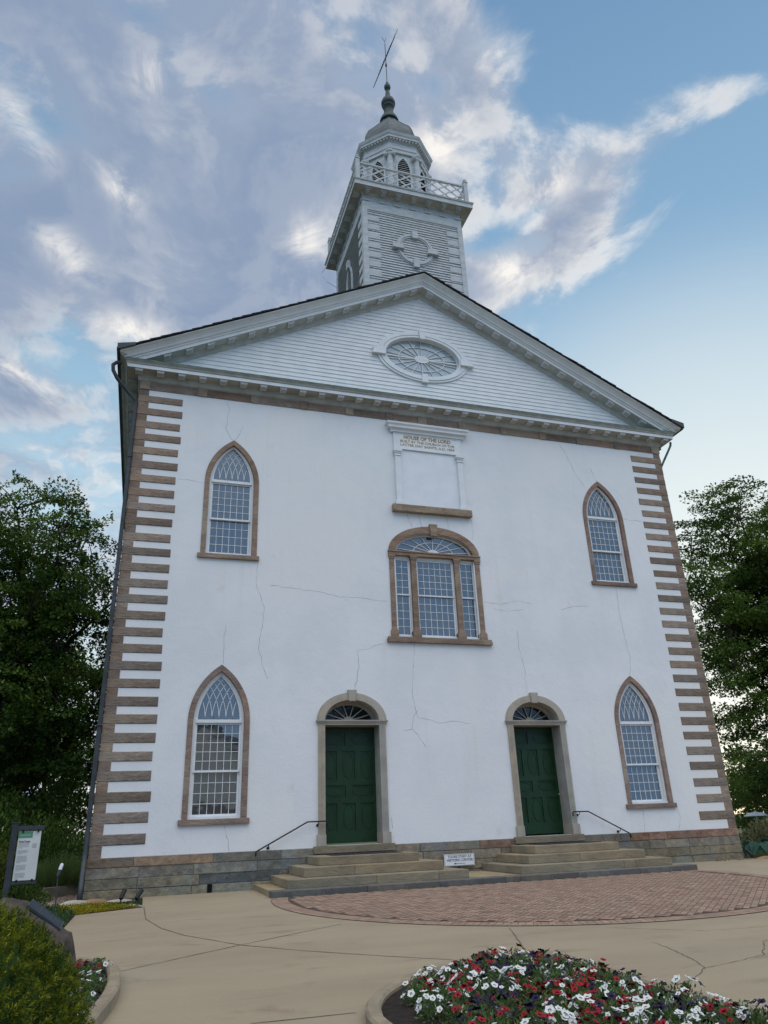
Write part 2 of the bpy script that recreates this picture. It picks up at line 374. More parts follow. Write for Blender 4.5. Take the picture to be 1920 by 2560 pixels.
    def build(s, name, m, parent=None, origin=None, smooth=False, bevel=0.0, label=None, cat=None, group=None, kind=None, fix=True):
        V = np.array(s.v, dtype=np.float64)
        if origin is None: origin = ((V[:, 0].min()+V[:, 0].max())/2, (V[:, 1].min()+V[:, 1].max())/2, V[:, 2].min())
        me = bpy.data.meshes.new(name); me.from_pydata((V - np.array(origin)).tolist(), [], s.f)
        me.materials.append(MATS[m])
        if any(t != (1, 1, 1) for t in s.t):
            at = me.attributes.new('tint', 'FLOAT_COLOR', 'FACE')
            at.data.foreach_set('color', np.array([(*t, 1) for t in s.t], dtype=np.float32).ravel())
        elif m in ('sandstone', 'foundation stone', 'step stone', 'dark stone', 'doorway stone', 'brick', 'pebble'):
            at = me.attributes.new('tint', 'FLOAT_COLOR', 'FACE')
            at.data.foreach_set('color', np.ones(4*len(s.f), dtype=np.float32))
        if fix:
            bm = bmesh.new(); bm.from_mesh(me); bmesh.ops.recalc_face_normals(bm, faces=bm.faces); bm.to_mesh(me); bm.free()
        if smooth: me.polygons.foreach_set('use_smooth', [True]*len(me.polygons))
        o = bpy.data.objects.new(name, me); attach(o, origin, parent)
        if bevel:
            b = o.modifiers.new('bevel', 'BEVEL'); b.width = bevel; b.segments = 2; b.limit_method = 'ANGLE'; b.angle_limit = radians(40)
        return setup(o, label, cat, group, kind)

def leafmesh(name, C, N, L, W, tint, m, parent=None, origin=(0, 0, 0), droop=0.0, **kw):
    """many leaves at once. C centres, N direction of each leaf, L/W length and width; 4-point blades with a fold"""
    n = len(C); C = np.asarray(C, float); N = np.asarray(N, float); N /= np.linalg.norm(N, axis=1)[:, None]+1e-9
    rs = np.random.RandomState(n % 9973 + 7); R = rs.normal(size=(n, 3))*.55; R[:, 2] += 1.0; S = np.cross(N, R); S /= np.linalg.norm(S, axis=1)[:, None]+1e-9
    L = np.broadcast_to(L, n)[:, None]; W = np.broadcast_to(W, n)[:, None]
    U = np.cross(S, N)
    V = np.stack([C, C + N*L*.5 + S*W*.5 - U*W*.12, C + N*L - np.array([0, 0, 1])*droop*L, C + N*L*.5 - S*W*.5 - U*W*.12], 1).reshape(-1, 3)
    V -= np.array(origin)
    me = bpy.data.meshes.new(name); me.vertices.add(4*n); me.vertices.foreach_set('co', V.ravel())
    me.loops.add(4*n); me.loops.foreach_set('vertex_index', np.arange(4*n, dtype=np.int32))
    me.polygons.add(n); me.polygons.foreach_set('loop_start', np.arange(0, 4*n, 4, dtype=np.int32)); me.polygons.foreach_set('loop_total', np.full(n, 4, dtype=np.int32))
    me.update(calc_edges=True)
    at = me.attributes.new('tint', 'FLOAT_COLOR', 'FACE'); t = np.clip(np.broadcast_to(tint, n), 0, 1)
    at.data.foreach_set('color', np.stack([t, t, t, np.ones(n)], 1).astype(np.float32).ravel())
    me.materials.append(MATS[m])
    o = bpy.data.objects.new(name, me); attach(o, origin, parent)
    return setup(o, **kw)

def stonetint(r, base=(1, 1, 1), v=.16):
    k = 1 + r.uniform(-v, v)*1.15; w = r.uniform(-.06, .06)
    return (base[0]*k*(1+w), base[1]*k, base[2]*k*(1-w))

CAMP = Vector((-8.0157961, -19.5166798, 1.47157648))
def gz(y, x=0): # paving height: level by the walls, falling gently towards the street
    return 0.16 + 0.016*min(0.0, y+2.7)

# ------------------------------------------------------------------ church
rnd = random.Random(5)
CH = thing('church', (0, 0, .16), 'large white stuccoed church with brown stone quoins, gabled front and white steeple', 'church')

QZ = [13.3, 12.88, 12.45, 12.04, 11.61, 11.17, 10.74, 10.31, 9.87, 9.44, 8.98, 8.56, 8.12, 7.68, 7.25, 6.81, 6.37, 5.94, 5.5, 5.06, 4.62, 4.19, 3.75, 3.31, 2.87, 2.4, 1.95, 1.48]
YB = 24.4

def pointed(cx, h, zb, zs, R, n=14):
    """outline from bottom left over the point to bottom right; R radius of the two arcs of half width h"""
    a1 = math.acos((R-h)/R); L = [(cx-h, zb)]
    for i in range(n+1):
        a = a1*i/n; L.append((cx-h+R-R*cos(a), zs+R*sin(a)))
    return L + [(2*cx-x, z) for x, z in reversed(L[:-1])]
def ellarch(cx, a, b, zb, zs, n=28):
    return [(cx-a, zb)] + [(cx-a*cos(pi*i/n), zs+b*sin(pi*i/n)) for i in range(n+1)] + [(cx+a, zb)]
def ellipse(cx, cz, a, b, n=56): return [(cx+a*cos(2*pi*i/n), cz+b*sin(2*pi*i/n)) for i in range(n)]

WIN = [(-6.215, 8.52, 10.74, 12.13), (-6.245, 1.75, 4.04, 5.47), (6.17, 8.45, 10.70, 12.10), (6.17, 1.75, 4.02, 5.43)]
holes = []
for cx, zb, zs, za in WIN: holes.append(pointed(cx, .64, zb, zs, 1.56))
holes.append(ellarch(-.06, 1.26, .64, 6.40, 8.97))
for cx in (-2.755, 2.735): holes.append(ellarch(cx, .745, .53, 1.04, 4.07))

# wall: front face with its openings, plus sides and back
def wallface():
    mb = MB(); outer = [(-9, 1.0), (9, 1.0), (9, 13.9), (-9, 13.9)]
    # split in panels so that the faces stay compact
    polys = [[Vector((x, z, 0)) for x, z in outer]] + [[Vector((x, z, 0)) for x, z in reversed(h)] for h in holes]
    tri = geometry.tessellate_polygon(polys); pts = [p for P in polys for p in P]
    mb.add([(p.x, 0, p.y) for p in pts], [t for t in tri])
    mb.add([(-9, 0, 1), (-9, YB, 1), (-9, YB, 13.9), (-9, 0, 13.9), (9, 0, 1), (9, YB, 1), (9, YB, 13.9), (9, 0, 13.9)], [(0, 3, 2, 1), (4, 5, 6, 7), (1, 2, 6, 5)])
    mb.add([(-9, YB, 13.9), (9, YB, 13.9), (0, YB, 18.5)], [(0, 1, 2)])
    mb.build('stucco_wall', 'stucco', CH, origin=(0, 0, 1))
wallface()

def foundation():
    r = random.Random(11); zs = [.02, .34, .56, .79, 1.0]
    mb = MB()
    def course(c, z0, z1, x0, x1, place):
        x = x0
        while x < x1-.05:
            L = r.uniform(.5, 1.9)
            if x+L > x1-.4: L = x1-x
            base = (1, .98, .94)
            if place == 'f':
                if c == 3 and (x > -.4 and x < 1.8): base = (1.2, .82, .68)
                elif c == 3 and 4.0 < x < 8.2: base = (1.2, .80, .68)
                elif c == 1 and x < -6.3 < x+L: base = (.52, .58, .66)
                elif c >= 2 and x < -5 and x > -8.0: base = (.88, .92, .94)
                elif c == 3 and x < -8: base = (1.1, .92, .8)
                elif c <= 1: base = (1.02, 1.0, .86)
            mb.cur = stonetint(r, base, .2); p = r.uniform(.02, .05)
            e = .006
            if place == 'f': mb.box(x+e, x+L-e, -p, .25, z0+e, z1-e)
            elif place == 'l': mb.box(-9-p, -8.7, x+e, x+L-e, z0+e, z1-e)
            else: mb.box(8.7, 9+p, x+e, x+L-e, z0+e, z1-e)
            x += L
    for c in range(4):
        course(c, zs[c], zs[c+1], -9.03, 9.03, 'f'); course(c, zs[c], zs[c+1], .26, YB, 'l'); course(c, zs[c], zs[c+1], .26, YB, 'r')
    mb.build('foundation_stones', 'foundation stone', CH, origin=(0, 0, .02), bevel=.008)
    b = MB(); b.box(-9.008, 9.008, -.008, .1, 0, .999); b.box(-9.008, -8.8, .1, YB, 0, .999); b.box(8.8, 9.008, .1, YB, 0, .999); b.build('foundation_mortar', 'mortar', CH)
    v = MB(); v.box(-6.33, -6.22, -.056, -.02, .16, .34); v.build('vent_opening', 'black hole', CH)
foundation()

def quoins():
    r = random.Random(3)
    for sgn in (-1, 1):
        strip = MB(); prev = 13.49; mo = MB()
        for i, z in enumerate(QZ + [1.0]):
            if z > 1.0:
                h = .215 + r.uniform(-.010, .010); xin = 7.78 + r.uniform(-.03, .03); p = .016+r.uniform(0, .008)
                q = MB(); q.cur = stonetint(r, (1, .93, .88) if i < 12 else (.93, .93, .9), .22)
                xs = sorted((sgn*xin, sgn*(9+p))); q.box(xs[0], xs[1], -p, .45, z-h, z)
                q.build('quoin_stone', 'sandstone', CH, bevel=.008)
                mo.box(*sorted((sgn*(xin-.012), sgn*8.72)), -.003, .1, z-h-.014, z+.008)
            strip.cur = stonetint(r, (.98, .9, .85), .18)
            xs = sorted((sgn*(8.735+r.uniform(-.012, .012)), sgn*9.010)); strip.box(xs[0], xs[1], -.012, .7, z+.004, prev-.004)
            prev = z - .215
        strip.build('corner_stones', 'sandstone', CH, bevel=.004); mo.build('quoin_mortar', 'mortar', CH)
    # frieze course under the cornice
    fr = MB(); js = [-9.02, -8.72, -7.36, -7.08, -5.78, -5.51, -4.25, -4.01, -2.79, -2.51, -1.44, -1.18, -.33, -.02, .23, 1.09, 1.37, 2.63, 2.88, 4.12, 4.38, 5.58, 5.87, 7.12, 7.37, 8.67, 9.02]
    for a, b in zip(js, js[1:]):
        short = (b-a) < .4; fr.cur = stonetint(r, (1.15, 1.08, .98) if short else (.95, .84, .78), .22)
        fr.box(a+.004, b-.004, -.045 if short else -.022, .3, 13.50, 13.86)
    fr.build('frieze_stones', 'sandstone', CH, bevel=.005)
quoins()

# ---- cornices, pediment and roof
SL = .513
def pediment():
    prof = [(0, 13.74), (.07, 13.78), (.10, 13.88), (.12, 13.965), (.40, 13.965), (.405, 13.965), (.405, 14.08), (.43, 14.085), (.45, 14.14), (.49, 14.17), (.50, 14.20)]
    f = MB()
    vs = []
    for p, z in prof: vs += [(-9-p, -p, z), (9+p, -p, z)]
    f.add(vs, [(2*i, 2*i+1, 2*i+3, 2*i+2) for i in range(len(prof)-1)])
    f.build('horizontal_cornice', 'dingy shaded white', CH, origin=(0, 0, 13.74))
    fa = MB(); fa.box(-9.405, 9.405, -.412, -.40, 13.967, 14.075); fa.build('cornice_fascia', 'white paint', CH)
    c = MB()       # verdigris flashing along the cornice top, slightly wavy drip edge
    r = random.Random(8); N = 120; vs = []
    for i in range(N+1):
        x = -9.5 + 19*i/N; vs += [(x, -.508, 14.193+r.uniform(-.008, .002)), (x, -.51, 14.218), (x, -.01, 14.262)]
    c.add(vs, [(3*i+k, 3*i+3+k, 3*i+4+k, 3*i+1+k) for i in range(N) for k in (0, 1)])
    c.build('copper_flashing', 'copper', CH)
    # side cornices with gutter
    for s in (-1, 1):
        g = MB(); pr = prof + [(.56, 14.21), (.64, 14.26), (.67, 14.33), (.67, 14.40)]
        vs = []
        for p, z in pr: vs += [(s*(9+p), -p, z), (s*(9+p), YB+.3, z)]
        g.add(vs, [(2*i, 2*i+1, 2*i+3, 2*i+2) for i in range(len(pr)-1)])
        g.add([(s*(9+p), -p, z) for p, z in pr[-5:]] + [(s*9.2, -.5, 14.42)], [(0, 1, 2, 3, 4, 5)])
        g.build('eaves_cornice', 'dingy shaded white', CH)
        gb = MB(); gb.box(*sorted((s*9.62, s*9.69)), -.70, YB+.3, 14.24, 14.34); gb.prism([(s*9.70, 14.27), (s*9.71, 14.47), (s*9.22, 14.585), (s*9.22, 14.50)], -.77, -.70)
        gb.build('gutter', 'dark metal', CH)
        for k in range(36):
            m = MB(); y = .25+.66*k; m.box(*sorted((s*9.13, s*9.38)), y, y+.24, 13.87, 13.965); m.build('eaves_modillion', 'dingy shaded white', CH)
    # raking cornice: (projection, offset below the crown line)
    top = 19.25
    rp = [(0, -.60), (.06, -.56), (.085, -.42), (.10, -.385), (.42, -.385), (.42, -.27), (.45, -.262), (.46, -.21), (.50, -.20), (.53, -.135), (.60, -.055), (.68, -.025), (.685, 0.0), (.2, 0.02)]
    rk = MB(); so = MB()
    for s in (-1, 1):
        vs = []
        for p, h in rp:
            xe = 9+min(p, .68); z0 = top+h
            vs += [(0, -p, z0), (s*xe, -p, z0-SL*xe)]
        rk.add(vs[8:], [(2*i, 2*i+1, 2*i+3, 2*i+2) for i in range(len(rp)-5)])
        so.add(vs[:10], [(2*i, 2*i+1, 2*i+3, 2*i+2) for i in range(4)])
    rk.build('raking_cornice', 'white paint', CH, origin=(0, 0, 14)); so.build('raking_soffit', 'soffit grey', CH, origin=(0, 0, 14))  # soffit and bed moulding greyer than the cornice face
    # modillions: block hung under the soffit with a drilled underside and a light nosing
    def modillion(x, slope, sgn):
        b = MB(); d = MB()
        def P(lx, y, lz):
            if slope: return (x+lx, y, top-.385-SL*abs(x+lx)+lz)
            return (x+lx, y, 13.965+lz)
        w = .095
        b.hexa([P(-w, -.36, -.06), P(w, -.36, -.06), P(w, -.14, -.06), P(-w, -.14, -.06), P(-w, -.36, .0), P(w, -.36, 0), P(w, -.14, 0), P(-w, -.14, 0)])
        b.hexa([P(-w-.015, -.375, -.032), P(w+.015, -.375, -.032), P(w+.015, -.355, -.032), P(-w-.015, -.355, -.032), P(-w-.015, -.375, .0), P(w+.015, -.375, 0), P(w+.015, -.355, 0), P(-w-.015, -.355, 0)])
        for i in range(5):
            for j in range(3):
                cx = -w+.03+i*.0325; cy = -.33+j*.06
                d.add([P(cx-.010, cy-.016, -.0625), P(cx+.010, cy-.016, -.0625), P(cx+.010, cy+.016, -.0625), P(cx-.010, cy+.016, -.0625)], [(0, 1, 2, 3)])
        o = b.build('modillion', 'white paint', CH); d.build('drilled_underside', 'grey ink', o, fix=False)
    for k in range(-15, 16):
        modillion(.03+.607*k, False, 0)
    for k in range(14):
        x = .30 + .617*k
        for s in (-1, 1):
            modillion(s*x, True, s)
    # clapboards of the tympanum, cut round the oval window
    t = MB(); z = 14.22; ex = .152
    while z < 18.8:
        zt = min(z+ex, 18.84); hw = (18.86-z)/SL; hw2 = max((18.86-zt)/SL, .02)
        zc = z+ex/2; q = 1-((zc-16.15)/.92)**2; spans = [(-1, 1)] if q <= 0 else None
        ohw = 1.5*sqrt(q) if q > 0 else 0
        for s in ((0,) if ohw == 0 else (-1, 1)):
            if s == 0: a0, b0, a1, b1 = -hw, hw, -hw2, hw2
            elif s == -1: a0, b0, a1, b1 = -hw, -ohw, -hw2, -ohw
            else: a0, b0, a1, b1 = ohw, hw, ohw, hw2
            t.add([(a0, -.019, z), (b0, -.019, z), (b1, -.002, zt), (a1, -.002, zt), (a0, 0, z), (b0, 0, z)], [(0, 1, 2, 3), (4, 5, 1, 0)])
        z += ex
    t.build('gable_clapboards', 'white paint', CH, origin=(0, 0, 14.2), fix=False)
    # roof: overlapping shingle courses
    for s in (-1, 1):
        rf = MB(); rr = random.Random(4); x = 9.72; e = .29
        while x > 0:
            x1 = max(x-e*1.25, 0); za = top+.05-SL*x; zb = top+.05-SL*x1; th = .035; lift = .03
            yf = -.74+rr.uniform(-.02, .015)
            rf.hexa([(s*x, yf, za+lift-th), (s*x1, yf, zb-th), (s*x1, YB+.4, zb-th), (s*x, YB+.4, za+lift-th), (s*x, yf, za+lift), (s*x1, yf, zb), (s*x1, YB+.4, zb), (s*x, YB+.4, za+lift)])
            x -= e
        rf.build('roof_slope', 'shingles', CH)
pediment()

def ovalwindow():
    cz = 16.15; y = -.02
    w = MB()
    for (a, b, a2, b2, y0) in ((1.66, 1.0, 1.56, .93, -.055), (1.555, .925, 1.46, .86, -.08), (1.455, .855, 1.34, .775, -.065)):
        w.ring(ellipse(0, cz, a, b), ellipse(0, cz, a2, b2), y0, .02, closed=True)
    w.ring(ellipse(0, cz, 1.37, .80), ellipse(0, cz, 1.34, .77), -.03, .2, closed=True)
    W = w.build('oval_window', 'white paint', CH)
    k = MB(); k.prism([(-.085, 16.86), (.085, 16.86), (.125, 17.16), (-.125, 17.16)], -.12, .0); k.build('keystone', 'white paint', W)
    k = MB(); k.prism([(-.12, 15.10), (.12, 15.10), (.085, 15.42), (-.085, 15.42)], -.12, .0); k.build('keystone', 'white paint', W)
    for s in (-1, 1):
        k = MB(); k.box(*sorted((s*1.36, s*1.80)), -.12, 0, 16.036, 16.26); k.box(*sorted((s*1.36, s*1.84)), -.15, 0, 15.99, 16.035); k.build('keystone', 'white paint', W)
    b = MB(); y0, y1 = .10, .135
    b.box(-1.33, 1.33, y0-.01, y1, cz-.022, cz+.022)
    for i in range(18):
        a = 2*pi*(i+.5)/18
        b.bar((.24*cos(a), (y0+y1)/2, cz+.12*sin(a)), (1.33*cos(a), (y0+y1)/2, cz+.77*sin(a)), .018, .03, up=(0, 1, 0))
    b.ring(ellipse(0, cz, .85, .49), ellipse(0, cz, .825, .47), y0+.004, y1-.004, closed=True)
    b.ring(ellipse(0, cz, 1.36, .79), ellipse(0, cz, 1.31, .745), y0-.002, y1, closed=True)
    b.prism(ellipse(0, cz, .27, .145), y0-.006, y1-.01)
    b.build('glazing_bars', 'white paint', W)
    g = MB(); g.prism(ellipse(0, cz, 1.35, .78), .14, .15); g.build('glass', 'pale glass', W)
ovalwindow()

# ---- pointed windows
def tracery(mb, cx, h, zs, R, n, y0, y1, w):
    """interlaced arcs, each a copy of the sides of the arch, kept inside it"""
    def inside(x, z):
        if z < zs: return True
        for s in (-1, 1):
            if (x-(cx+s*(R-h)))**2 + (z-zs)**2 > R*R*1.002: return False
        return True
    for i in range(1, n):
        xb = cx-h+2*h*i/n
        for s in (-1, 1):
            pts = []; a = 0
            while a < 1.4:
                x = xb + s*(R-R*cos(a)); z = zs+R*sin(a)
                if not inside(x, z): break
                pts.append((x, z)); a += .06
            if len(pts) > 1:
                for p, q in zip(pts, pts[1:]):
                    mb.bar((p[0], (y0+y1)/2, p[1]), (q[0], (y0+y1)/2, q[1]), w, y1-y0, up=(0, 1, 0))

def pwindow(cx, zb, zs, za, rows, glass, tone):
    r = random.Random(int(cx*10)+int(zb)); hi = za-zs
    ho = .775; Ro = (hi*hi+ho*ho)/(2*ho); hn = .635; Rn = Ro-(ho-hn)
    w = MB(); o = pointed(cx, ho, zb, zs, Ro); i = pointed(cx, hn, zb, zs, Rn); n = len(o)
    # blocks of the surround, butt-jointed
    cuts = [0, 1, 8, n//2, n-9, n-2, n-1]
    for a, b in zip(cuts, cuts[1:]):
        w.cur = stonetint(r, tone, .16); w.ring(o[a:b+1], i[a:b+1], -.022-r.uniform(0, .004), .16)
    W = w.build('window_surround', 'sandstone', CH, bevel=.004, label=None)
    s = MB(); s.cur = stonetint(r, tone, .12); s.box(cx-.85, cx+.84, -.075, .16, zb-.13, zb-.002); s.build('sill', 'sandstone', W, bevel=.006)
    def az(z, y): return z + (z-1.47)*y/19.5
    # casing and sashes
    f = MB(); yA, yB = .095, .17
    c_o = pointed(cx, hn-.004, zb, zs, Rn-.004); c_i = pointed(cx, .575, zb, zs, Rn-.06)
    f.ring(c_o, c_i, yA-.035, yB); f.box(cx-hn+.004, cx+hn-.004, yA-.06, yB, zb, zb+.055)
    zt = az(zs, .12); R2 = Rn-.06
    f.ring(pointed(cx, .573, zt, zt+.001, R2), pointed(cx, .525, zt, zt+.001, R2-.048), yA-.005, yB-.01)
    f.box(cx-.575, cx+.575, yA-.045, yB, zt-.05, zt+.03)
    f.build('frame', 'white paint', W)
    zm = az(zb+ (2.83-1.75)*(zs-zb)/2.29, .12)
    up = MB(); lo = MB()
    def sash(mb, z0, z1, rows, y0, y1):
        mb.box(cx-.573, cx-.525, y0, y1, z0, z1); mb.box(cx+.525, cx+.573, y0, y1, z0, z1)
        mb.box(cx-.525, cx+.525, y0, y1, z0, z0+.05); mb.box(cx-.525, cx+.525, y0, y1, z1-.04, z1)
        for k in range(1, 6): x = cx-.525+1.05*k/6; mb.box(x-.0065, x+.0065, y0+.020, y0+.032, z0+.05, z1-.04)
        for k in range(1, rows): z = z0+.05+(z1-z0-.09)*k/rows; mb.box(cx-.525, cx+.525, y0+.021, y0+.031, z-.0065, z+.0065)
    sash(up, zm-.02, zt-.052, 5, yA, yA+.045); sash(lo, zb+.057, zm+.02, 4, yA+.05, yA+.09)
    gp = MB(); gp.box(cx-.525, cx+.525, yA+.034, yA+.038, zm+.03, zt-.092); gp.build('upper_glass', glass, W); gp = MB(); gp.box(cx-.525, cx+.525, yA+.084, yA+.088, zb+.107, zm-.02); gp.build('lower_glass', glass, W)
    up.build('upper_sash', 'white paint', W); lo.build('lower_sash', 'white paint', W)
    t = MB(); tracery(t, cx, .52, zt+.03, R2-.05, 6, yA+.02, yA+.034, .014); t.build('tracery', 'white paint', W)
    g = MB(); g.prism(pointed(cx, .56, zt-.04, zt, R2-.01), yA+.036, yA+.040); g.build('arch_glass', glass, W)
    return W
WN = ['upper left pointed window with brown stone surround, above the pointed window left of the doors', 'tall pointed window left of the left green door', 'upper right pointed window high beside the right corner', 'tall pointed window right of the right green door']
for (cx, zb, zs, za), tone, gl in zip(WIN, ((1.05, .95, .85), (1.0, .92, .90), (.92, .78, .74), (1.0, .9, .88)), ('glass', 'glass', 'glass', 'glass')):
    pwindow(cx, zb, zs, za, 5, gl, tone)

def centrewindow():
    cx = -.06; r = random.Random(21); tone = (1.06, .92, .80)
    w = MB(); o = ellarch(cx, 1.47, .86, 8.98, 9.0)[1:-1]; i = ellarch(cx, 1.25, .63, 8.98, 9.0)[1:-1]
    for a, b in ((0, 9), (9, 19), (19, 28)):
        w.cur = stonetint(r, tone, .1); w.ring(o[a:b+1], i[a:b+1], -.05, .2)
    w.cur = (1.25, 1.2, 1.05); w.prism([(cx-.10, 9.56), (cx+.10, 9.56), (cx+.13, 9.94), (cx-.13, 9.94)], -.085, .0)
    W = w.build('window_arch', 'sandstone', CH, bevel=.004)
    c = MB(); c.cur = stonetint(r, tone, .1)
    c.box(cx-1.49, cx+1.49, -.06, .2, 8.86, 8.955); c.box(cx-1.50, cx+1.50, -.085, .2, 8.957, 9.0)
    c.build('lintel', 'sandstone', W, bevel=.004)
    def pil(x, hw):
        m = MB(); m.cur = stonetint(r, tone, .12)
        m.box(x-hw, x+hw, -.035, .2, 6.60, 8.74); m.box(x-hw-.015, x+hw+.015, -.05, .2, 8.742, 8.80); m.box(x-hw-.03, x+hw+.03, -.065, .2, 8.802, 8.858)
        m.box(x-hw-.035, x+hw+.035, -.07, .2, 6.38, 6.56); m.box(x-hw-.02, x+hw+.02, -.055, .2, 6.562, 6.598)
        m.build('pilaster', 'sandstone', W, bevel=.004)
    for x, hw in ((-1.385, .075), (-.70, .085), (.70, .085), (1.385, .075)): pil(cx+x, hw)
    s = MB(); s.cur = stonetint(r, tone, .1); s.box(cx-1.62, cx+1.63, -.10, .2, 6.22, 6.32); s.box(cx-1.60, cx+1.61, -.085, .2, 6.322, 6.378)
    s.build('sill', 'sandstone', W, bevel=.005)
    g = MB(); g.prism(ellarch(cx, 1.25, .64, 8.99, 9.0), .124, .128); g.build('fanlight_glass', 'glass', W)
    def sash(x0, x1, cols):
        m = MB(); m.box(x0, x0+.03, .06, .15, 6.38, 8.86); m.box(x1-.03, x1, .06, .15, 6.38, 8.86); m.box(x0+.03, x1-.03, .06, .15, 8.78, 8.86); m.box(x0+.03, x1-.03, .05, .15, 6.38, 6.45)
        zm = 7.68; a, b = x0+.032, x1-.032
        for z0, z1, y0 in ((zm-.02, 8.778, .085), (6.452, zm+.02, .12)):
            m.box(a, a+.035, y0, y0+.03, z0, z1); m.box(b-.035, b, y0, y0+.03, z0, z1); m.box(a+.035, b-.035, y0, y0+.03, z0, z0+.04); m.box(a+.035, b-.035, y0, y0+.03, z1-.04, z1)
            for k in range(1, cols): x = a+.035+(b-a-.07)*k/cols; m.box(x-.0065, x+.0065, y0+.010, y0+.022, z0+.04, z1-.04)
            for k in range(1, 5): z = z0+.04+(z1-z0-.08)*k/5; m.box(a+.035, b-.035, y0+.011, y0+.021, z-.0065, z+.0065)
        m.build('sash', 'white paint', W)
        g = MB(); g.box(a+.03, b-.03, .109, .112, zm+.02, 8.74); g.box(a+.03, b-.03, .144, .147, 6.49, zm-.02); g.build('glass', 'glass', W)
    sash(cx-1.305, cx-.79, 2); sash(cx-.61, cx+.61, 6); sash(cx+.79, cx+1.305, 2)
    f = MB(); y = .11
    for k in range(9):
        a = pi*(k+.5)/9; f.bar((cx+.16*cos(a), y, 9.03+.11*sin(a)), (cx+1.2*cos(a), y, 9.02+.6*sin(a)), .016, .03, up=(0, 1, 0))
    f.ring(ellarch(cx, .66, .36, 9.01, 9.03)[1:-1], ellarch(cx, .64, .345, 9.01, 9.03)[1:-1], .098, .122)
    f.ring(ellarch(cx, 1.25, .63, 9.001, 9.0)[1:-1], ellarch(cx, 1.19, .575, 9.001, 9.0)[1:-1], .08, .14)
    f.prism([(cx+.2*cos(pi*k/12), 9.002+.15*sin(pi*k/12)) for k in range(13)], .09, .125)
    f.build('fanlight_bars', 'white paint', W)
centrewindow()

def tablet():
    cx = -.05
    t = MB(); t.box(cx-1.17, cx+1.17, -.05, .0, 12.47, 13.06)
    T_ = t.build('inscribed_tablet', 'white paint', CH)
    fr = MB()
    for x0, x1, z0, z1 in ((-1.17, 1.17, 12.47, 12.53), (-1.17, 1.17, 13.02, 13.06), (-1.17, -1.12, 12.53, 13.02), (1.12, 1.17, 12.53, 13.02)): fr.box(cx+x0, cx+x1, -.062, -.05, z0, z1)
    fr.build('border', 'white paint', T_)
    c = MB()
    pr = [(0, 13.062), (.10, 13.065), (.105, 13.13), (.13, 13.16), (.19, 13.18), (.20, 13.25), (.24, 13.30), (.25, 13.36), (0, 13.38)]
    c.loopcornice(pr, 1.17, 0, .02); c.v = [(x+cx, y, z) for x, y, z in c.v]; c.build('cornice', 'white paint', T_)
    for s in (-1, 1):
        p = MB(); x = cx+s*1.065; w_ = .09
        p.box(x-w_, x+w_, -.095, 0, 10.66, 12.20); p.box(x-w_-.02, x+w_+.02, -.115, 0, 12.202, 12.25); p.box(x-w_-.03, x+w_+.03, -.125, 0, 12.29, 12.34); p.box(x-w_-.05, x+w_+.05, -.15, 0, 12.342, 12.465)
        p.box(x-w_-.01, x+w_+.01, -.10, 0, 12.251, 12.289); p.box(x-w_-.05, x+w_+.05, -.14, 0, 10.50, 10.60); p.box(x-w_-.025, x+w_+.025, -.115, 0, 10.602, 10.658)
        p.build('pilaster', 'white paint', T_)
    f = MB(); f.box(cx-.975, cx+.975, -.012, 0, 10.50, 12.468); f.build('blank_panel', 'sign white', T_)
    s = MB(); s.cur = (1.15, 1.1, .95); s.box(cx-1.31, cx+1.31, -.16, .05, 10.27, 10.498); s.build('stone_sill', 'sandstone', T_, bevel=.008)
    return T_
TAB = tablet()

def text(body, size, loc, rot, m, parent, name='lettering', extrude=.003, width=None, offset=0.0, align='CENTER', space=1.0):
    cu = bpy.data.curves.new(name, 'FONT'); cu.body = body; cu.size = size; cu.extrude = extrude; cu.align_x = align; cu.align_y = 'CENTER'; cu.offset = offset; cu.space_character = space
    cu.resolution_u = 3
    tmp = bpy.data.objects.new('tmp', cu); COL.objects.link(tmp); bpy.context.view_layer.update()
    me = bpy.data.meshes.new_from_object(tmp.evaluated_get(bpy.context.evaluated_depsgraph_get())); bpy.data.objects.remove(tmp)
    n = len(me.vertices); co = np.zeros(3*n); me.vertices.foreach_get('co', co); co = co.reshape(-1, 3)
    if width: k = width/(co[:, 0].max()-co[:, 0].min()); co[:, 0] *= k
    me.vertices.foreach_set('co', co.ravel()); me.materials.clear(); me.materials.append(MATS[m])
    o = bpy.data.objects.new(name, me); COL.objects.link(o); WL[o.name] = Vector(loc)
    o.parent = parent; o.location = Vector(loc)-wl(parent); o.rotation_euler = rot
    return o
FR = (radians(90), 0, 0)
text('HOUSE OF THE LORD', .175, (-.06, -.053, 12.915), FR, 'gold letters', TAB, width=1.62, offset=.006)
text('BUILT BY THE CHURCH OF THE', .12, (-.06, -.053, 12.765), FR, 'gold letters', TAB, width=1.86, offset=.0015)
text('LATTER DAY SAINTS. A.D. 1834', .12, (-.06, -.053, 12.635), FR, 'gold letters', TAB, width=1.86, offset=.0015)

